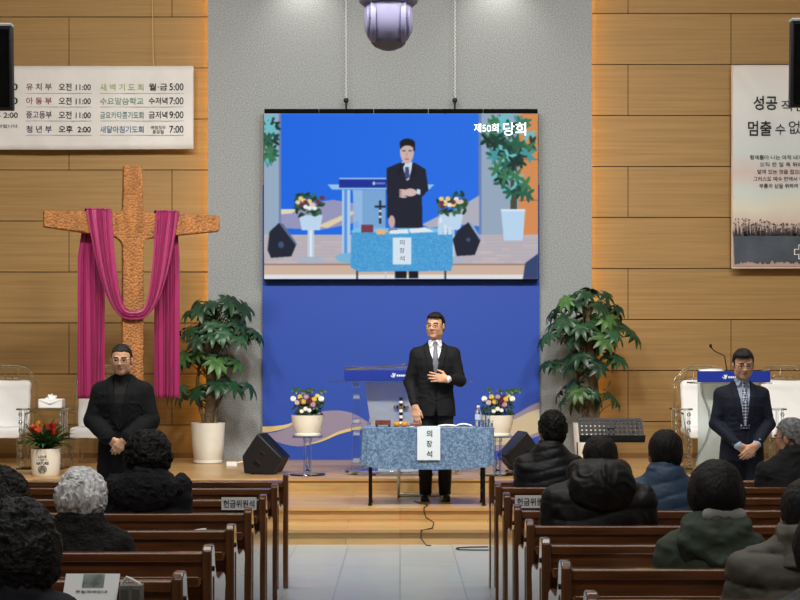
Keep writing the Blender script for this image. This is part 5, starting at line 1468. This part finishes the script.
standing('person', 'man in a black suit and grey tie speaking behind the blue table, hand on chest', ((435.2 - 400) * 14.26 / F, 14.26, .254), 1.0, J, outfit)

# --- left man, black turtleneck and coat
J = dict(head=(.0, -.035, 1.648), yaw=.03, pitch=.06, hs=1.06, sh=[(-.180, .01, 1.375), (.180, .01, 1.375)],
         el=[(-.250, -.02, 1.13), (.250, -.02, 1.13)], wr=[(-.075, -.225, .985), (.085, -.225, .985)],
         hands=[((-.066, -.232, .978), (.72, -.05, -.62), (-.15, -1, -.1), (.3, -.2, 1), (.35, .6, .4), .03, 1.0, (.8, .4, .3)),
                ((.072, -.238, .975), (-.62, -.12, -.72), (.1, -1, .1), (-.2, -.3, 1), (.25, .5, .4), .03, 1.0, (.8, .4, .2))])
def outfit(body, hc, Rm, hs, sh, el, wr, sc):
    shoes(body, M_shoe, sc); trousers(body, M_trou, sc)
    s = Sdf(); s.loft([r for r in rows(-.018) if r[0] > .9], .02, 2.2); s.loft([(1.44, 0, .012, .068, .070), (1.53, 0, .008, .064, .068), (1.56, 0, .004, .062, .066)], .01)
    s.mesh('turtleneck', .006, mat('black_knit', (14, 14, 16), .9, bump=.4, bscale=90), body, wrinkle(.002), None, sc)
    jacket(body, M_coat, sh, el, wr, sc, 1.05, .42, .070, .016, (.068, .060, .052), True, .0065, [(.42, 0, .01, .235, .165), (.6, 0, .01, .225, .16), (.78, 0, .01, .215, .155)], False, .0045)
    short_hair(hc, Rm, hs, body, M_hairb, -.03, .068, 0, 0, .005, .99)
    glasses(hc, Rm, hs, mat('brown_frame', (70, 44, 34), .4), body)
standing('person', 'man in a long black coat and turtleneck standing at left with clasped hands', ((122.3 - 400) * 12.35 / F, 12.35, 0), .955, J, outfit)

# --- right man, navy suit
m, nt, b = node_mat('navy_white_checked_tie', .5); L = nt.links.new; N = nt.nodes.new
tc = N('ShaderNodeTexCoord'); mp = N('ShaderNodeMapping'); mp.inputs['Rotation'].default_value = (0, .785, 0); L(tc.outputs['Object'], mp.inputs[0])
ck = N('ShaderNodeTexChecker'); ck.inputs['Scale'].default_value = 52; ck.inputs['Color1'].default_value = rgb((34, 42, 66)); ck.inputs['Color2'].default_value = rgb((170, 176, 190)); L(mp.outputs[0], ck.inputs['Vector']); L(ck.outputs[0], b.inputs['Base Color'])
tie_check = m
J = dict(head=(.0, -.055, 1.645), yaw=-.04, pitch=.20, hs=1.05, closed=True, sh=[(-.176, .01, 1.38), (.176, .01, 1.38)],
         el=[(-.236, -.01, 1.12), (.236, -.01, 1.12)], wr=[(-.078, -.20, .945), (.086, -.20, .955)],
         hands=[((-.070, -.207, .938), (.75, -.06, -.60), (-.15, -1, -.1), (.3, -.2, 1), (.3, .5, .4), .03, 1.0, (.8, .4, .3)),
                ((.074, -.214, .945), (-.68, -.14, -.66), (.1, -1, .1), (-.2, -.3, 1), (.2, .45, .4), .03, 1.0, (.8, .4, .2))])
def outfit(body, hc, Rm, hs, sh, el, wr, sc):
    shoes(body, M_shoe, sc); trousers(body, mat('navy_trousers', (20, 24, 38), .8), sc)
    shirt(body, M_shirtb, sc); tie(body, tie_check, sc, 1.486, 1.085, .040)
    jacket(body, M_navy, sh, el, wr, sc, 1.09, .80)
    for i in (0, 1):
        s = Sdf(); a = el[i] + (wr[i] - el[i]) * .9; s.cone(a, wr[i], .042, .038, .01); s.mesh('shirt_cuff', .006, M_shirtb, body, None, None, sc)
    short_hair(hc, Rm, hs, body, M_hairb, -.05, .07, 0, -1, .005, 1.02)
    glasses(hc, Rm, hs, mat('dark_frame', (30, 28, 30), .4), body)
standing('person', 'man in a navy suit and checked tie standing at right with bowed head', ((741.8 - 400) * 12.35 / F, 12.35, 0), .935, J, outfit)

# --- the seated congregation (seen from behind)
def seated(label, D, px, top_py, sh_py, hw, cloth, hair, coat='puffer', yaw=0, hd=0, hs=1.0, hood=None, extra=None, skin=True, dy=.25, lam=.062, amp=.0075, pitch=.1, trouser=None, glass=False):
    Y = D + dy; s_ = F / Y
    X = (px - 400) / s_; zt = H - (top_py - 368) / s_; zs = H - (sh_py - 368) / s_
    # local frame faces -Y, then the figure is turned to face the stage
    hz = zt - .128 * hs; hc = V3(-hd / s_, -.045, hz); Rm = rotm(yaw, pitch, 0)
    bw = hw - .055
    s = Sdf()
    s.loft([(.43, 0, 0, .16, .11), (.6, 0, 0, .145, .10), (.72, 0, 0, min(.14, bw), .095), (zs - .12, 0, 0, bw * .85, .08), (zs - .03, 0, 0, .055, .05)], .04)
    sh = [V3(-bw + .02, .0, zs - .125), V3(bw - .02, 0, zs - .125)]; el = [V3(-bw - .02, -.02, .66), V3(bw + .02, -.02, .66)]; wr = [V3(-.12, -.225, .60), V3(.12, -.225, .60)]
    arms(s, sh, el, wr, (.044, .038, .026))
    for i, q in enumerate((-1, 1)):
        s.cone((0, 0, zs - .08), sh[i], .046, .042, .03)
        s.cone((q * .085, -.02, .52), (q * .10, -.36, .50), .072, .055, .03); s.cone((q * .10, -.36, .50), (q * .10, -.35, .10), .05, .034, .03); s.cone((q * .10, -.34, .045), (q * .10, -.43, .035), .034, .028, .03)
        add_hand(s, wr[i] + V3(0, -.01, -.003), (-q * .35, -1, -.12), (0, -.1, 1), (-q, 0, 0), (.15, .3, .3), .04)
    add_head(s, hc, Rm, hs, (0, .01, zs - .02))
    body = s.mesh('person', .007, [M_skin, M_lip, M_brow], None, None, face_mat(hc, Rm, hs))
    body.location = (X, Y, 0); body.rotation_euler = (0, 0, PI); tag(body, label, 'person', None)
    # trousers and shoes
    s = Sdf(); s.loft([(.428, 0, 0, .185, .13), (.56, 0, 0, .17, .12)], .03)
    for q in (-1, 1): s.cone((q * .09, -.02, .512), (q * .105, -.37, .505), .084, .070, .03); s.cone((q * .105, -.37, .50), (q * .105, -.35, .10), .068, .052, .03)
    s.mesh('trousers', .012, trouser or M_trou, body)
    for q in (-1, 1):
        s = Sdf(); s.cone((q * .103, -.32, .045), (q * .105, -.45, .034), .043, .034, .03); s.box((q * .104, -.385, .010), (.042, .115, .010), .006, .01); s.mesh('shoe', .010, M_shoe, body)
    # jacket
    s = Sdf(); g = .0
    s.loft([(.45, 0, 0, bw * .98 + .02, .155), (.6, 0, .0, bw + .0, .15), (zs - .24, 0, .0, bw + .01, .15), (zs - .14, 0, .005, bw * .93, .135), (zs - .06, 0, .008, bw * .60, .105), (zs + .01, 0, .01, .088, .085)], .03, 2.4)
    for i, q in enumerate((-1, 1)):
        s.cone((q * .03, .01, zs - .06), sh[i], .066, .062, .06); s.cone(sh[i], el[i], .063, .058, .05); s.cone(el[i], wr[i], .058, .046, .03)
    if coat in ('puffer', 'wool', 'parka'): s.loft([(zs - .03, 0, .005, .085, .085), (zs + .045, 0, .0, .072, .078)], .03)
    if coat == 'puffer':
        w0 = wrinkle(.0035, 1.2)
        disp = lambda x, y, z: -amp * (np.abs(np.sin(PI * (z + .03 * np.sin(9 * x) - .12 * np.maximum(np.abs(x) - bw, 0)) / lam)) ** .4 - .7) + w0(x, y, z)
    elif coat == 'fur':
        disp = lambda x, y, z: .012 * ridge(30 * x, 30 * y, 22 * z) + .008 * vn(95 * x, 95 * y, 60 * z) - .010
    else: disp = wrinkle(.0085, .9)
    s.mesh('jacket', .008, cloth, body, disp)
    if hood == 'big':
        s = Sdf(); s.ell((0, .115, zs - .055), (min(.165, bw + .0), .085, .13), .03); s.cone((-.10, .02, zs + .01), (.10, .02, zs + .01), .06, .06, .04); s.ell((0, .06, zs + .03), (.13, .09, .05), .03)
        s.cone((0, -.03, zs - .02), (0, -.05, zs + .2), .075, .095, .02, op='s')
        s.mesh('hood', .007, cloth, body, (lambda w1: lambda x, y, z: w1(x, y, z) - .005 * np.exp(-(x / .008) ** 2))(wrinkle(.006, 1.3)))
    elif hood == 'flat':
        s = Sdf(); s.ell((0, .100, zs - .095), (min(.16, bw), .040, .105), .05); s.cone((-.11, .06, zs - .05), (0, .125, zs - .15), .03, .028, .04); s.cone((.11, .06, zs - .05), (0, .125, zs - .15), .03, .028, .04); s.cone((-.085, .045, zs - .005), (.085, .045, zs - .005), .042, .042, .04)
        s.cone((0, -.03, zs - .03), (0, -.05, zs + .2), .075, .095, .02, op='s')
        s.mesh('hood', .007, cloth, body, (lambda w1: lambda x, y, z: w1(x, y, z) + .0045 * np.cos(70 * (z - .5 * np.abs(x))))(wrinkle(.009, 1.2)))
    elif hood == 'thick':
        s = Sdf(); s.loft([(zs - .10, 0, .03, .155, .13), (zs - .02, 0, .02, .125, .115), (zs + .03, 0, .01, .105, .10)], .05); s.cone((0, -.03, zs - .02), (0, -.05, zs + .2), .07, .095, .02, op='s')
        s.mesh('hood', .007, cloth, body, (lambda w1: lambda x, y, z: w1(x, y, z) + .006 * np.cos(60 * (z + .3 * np.abs(x))))(wrinkle(.008, 1.1)))
    elif hood == 'fur':
        s = Sdf(); n = 12
        for i in range(n):
            a, c = PI * 1.15 * i / n - .24, PI * 1.15 * (i + 1) / n - .24
            P = lambda t: (-(hw - .055) * math.cos(t), -.02 + .14 * math.sin(t), zs - .085 - .028 * math.sin(t))
            s.cone(P(a), P(c), .046, .046, .03)
        s.ell((0, .13, zs - .12), (.17, .05, .11), .04)
        s.mesh('fur_hood', .007, mat('black_fur', (17, 17, 22), .9, bump=.9, bscale=110), body, lambda x, y, z: .014 * vn(85 * x, 85 * y, 85 * z) + .012 * vn(30 * x, 30 * y, 30 * z) - .013)
    if extra == 'light_collar':
        s = Sdf(); s.cone((-.085, .05, zs + .02), (.03, .075, zs + .025), .035, .03, .02); s.mesh('inner_hood', .007, mat('pale_grey_knit', (150, 148, 144), .9), body)
    if extra == 'white_collar':
        s = Sdf(); s.cone((-.10, .03, zs + .0), (-.06, .07, zs + .01), .02, .022, .02); s.mesh('scarf', .007, mat('pale_blue_scarf', (190, 196, 206), .9), body)
    hair(hc, Rm, hs, body)
    if glass: glasses(hc, Rm, hs, mat('dark_frame', (30, 28, 30), .4), body)
    return body
def hair_short(m=M_hairb, back=-.085, curly=0, thick=1.03, part=0):
    return lambda hc, Rm, hs, b: short_hair(hc, Rm, hs, b, m, back, .07, curly, part, .006, thick)
def hair_round(m, rx, ry, rz, cz, kind='straight', low=-.14):
    def fn(hc, Rm, hs, b):
        def T(x, y, w): return hc + Rm @ np.array((x, y, w))
        s = Sdf(); s.ell(T(0, .022, cz), (rx, ry, rz), .03, Rm); s.ell(T(0, .03, cz - rz * .35), (rx * .98, ry * .92, rz * .72), .04, Rm)
        s.box(T(0, -.16, -.03), (.062, .10, .085), .03, .02, Rm, 's')
        s.box(T(0, 0, low - .1), (.3, .3, .1), .03, .03, Rm, 's')
        def disp(x, y, z):
            X, Y, Z = x - hc[0], y - hc[1], z - hc[2]
            if kind == 'curly': return .016 * ridge(26 * X, 26 * Y, 26 * Z) + .013 * ridge(60 * X + 3, 60 * Y, 50 * Z) + .006 * ridge(120 * X, 120 * Y, 90 * Z) - .016
            q = vn(18 * X, 18 * Y, 18 * Z)
            if kind == 'wave': return .017 * ridge(40 * X + 9 * q + 18 * Z, 40 * Y, 12 * Z + 6 * q) + .011 * vn(120 * X + 20 * q, 120 * Y, 26 * Z + 9 * q) + .016 * vn(22 * X, 22 * Y, 22 * Z) - .021
            return .006 * vn(110 * X + 8 * q, 110 * Y, 10 * Z) + .008 * vn(24 * X, 24 * Y, 12 * Z) - .007
        return s.mesh('hair', .006, m, b, disp)
    return fn
CL = {}
def cloth(n, c, **k): return mat(n, c, k.pop('rough', .6), **k)
K_black = cloth('black_puffer_nylon', (17, 19, 24), rough=.45, bump=.12, bscale=45)
K_ink = cloth('ink_black_puffer_nylon', (11, 11, 14), rough=.5, bump=.15, bscale=45)
K_blue = cloth('dusty_navy_puffer', (46, 70, 96), rough=.5, bump=.12, bscale=45)
K_green = cloth('dark_green_parka_cloth', (58, 68, 58), rough=.85, bump=.2, bscale=40)
K_brown = cloth('grey_brown_puffer', (78, 75, 66), rough=.6, bump=.15, bscale=40)
K_char = cloth('charcoal_wool', (30, 31, 33), rough=.9, bump=.3, bscale=90)
K_navy = cloth('dark_navy_coat', (16, 18, 28), rough=.8, bump=.15, bscale=60)
K_fur = cloth('black_brown_fur', (15, 13, 13), rough=.85, bump=.9, bscale=90)
# right side
seated('man with curly black hair in a black puffer jacket, front pew beside the aisle', PD_R[0], 550, 412, 447, .235, K_black, hair_short(M_hairc, -.10, 1, 1.05), 'puffer', .1, 3, 1.0)
seated('man in a thick black hooded puffer jacket in front of the music stand', PD_R[3], 599, 436, 474, .285, K_ink, hair_short(M_hairb, -.085, 0, 1.0), 'puffer', 0, 2, 1.0, 'big', lam=.08, amp=.007)
seated('short-haired man in a dusty blue puffer jacket, right of the music stand', PD_R[2], 665, 431.5, 470, .235, K_blue, hair_short(M_hairb, -.075, 0, 1.05), 'puffer', -.1, 2, 1.04, lam=.075)
seated('woman with round black bobbed hair in a dark green hooded parka', PD_R[5], 713, 461, 520, .225, K_green, hair_round(M_hairb, .107, .118, .118, .014, 'straight', -.105), 'parka', 0, 4, 1.0, 'flat', 'light_collar', dy=.28)
seated('grey-haired man with glasses and a charcoal coat at the right edge', PD_R[0], 795, 419, 452, .25, K_char, hair_short(M_hairs, -.085, 0, 1.04), 'wool', .85, -3, 1.0, None, glass=True)
seated('person in a grey brown puffer coat at the lower right edge', PD_R[6], 811, 482, 533, .285, K_brown, hair_short(M_hairb, -.10, 0, 1.06), 'puffer', -.1, 1, 1.03, 'thick', lam=.115, amp=.016)
seated('dark-haired person cut off by the bottom right corner', PD_R[7], 838, 500, 585, .24, K_ink, hair_round(M_hairb, .115, .125, .125, .0, 'straight', -.13), 'wool', 0, 0)
# left side
seated('woman with dark wavy hair and a black fur-collared coat, left of the aisle', PD_L[2], 147.5, 432, 468, .235, K_navy, hair_round(M_hairc, .118, .120, .118, .020, 'curly', -.085), 'wool', 0, 0, 1.0, 'fur')
seated('silver-haired woman in a black fur coat left of the aisle', PD_L[4], 80, 469, 517, .225, K_fur, hair_round(M_hairg, .101, .112, .108, .024, 'wave', -.085), 'fur', 0, 0)
seated('dark-haired person at the left edge, in the row behind the silver-haired woman', PD_L[5], -4, 466, 530, .21, K_ink, hair_round(M_hairc, .112, .115, .115, .01, 'wave', -.12), 'wool', 0, 0)
seated('dark curly-haired person in a navy coat at the lower left corner', PD_L[6], 14, 499, 578, .215, K_navy, hair_round(M_hairc, .135, .13, .155, -.03, 'curly', -.19), 'wool', 0, 0, 1.0, None, 'white_collar')
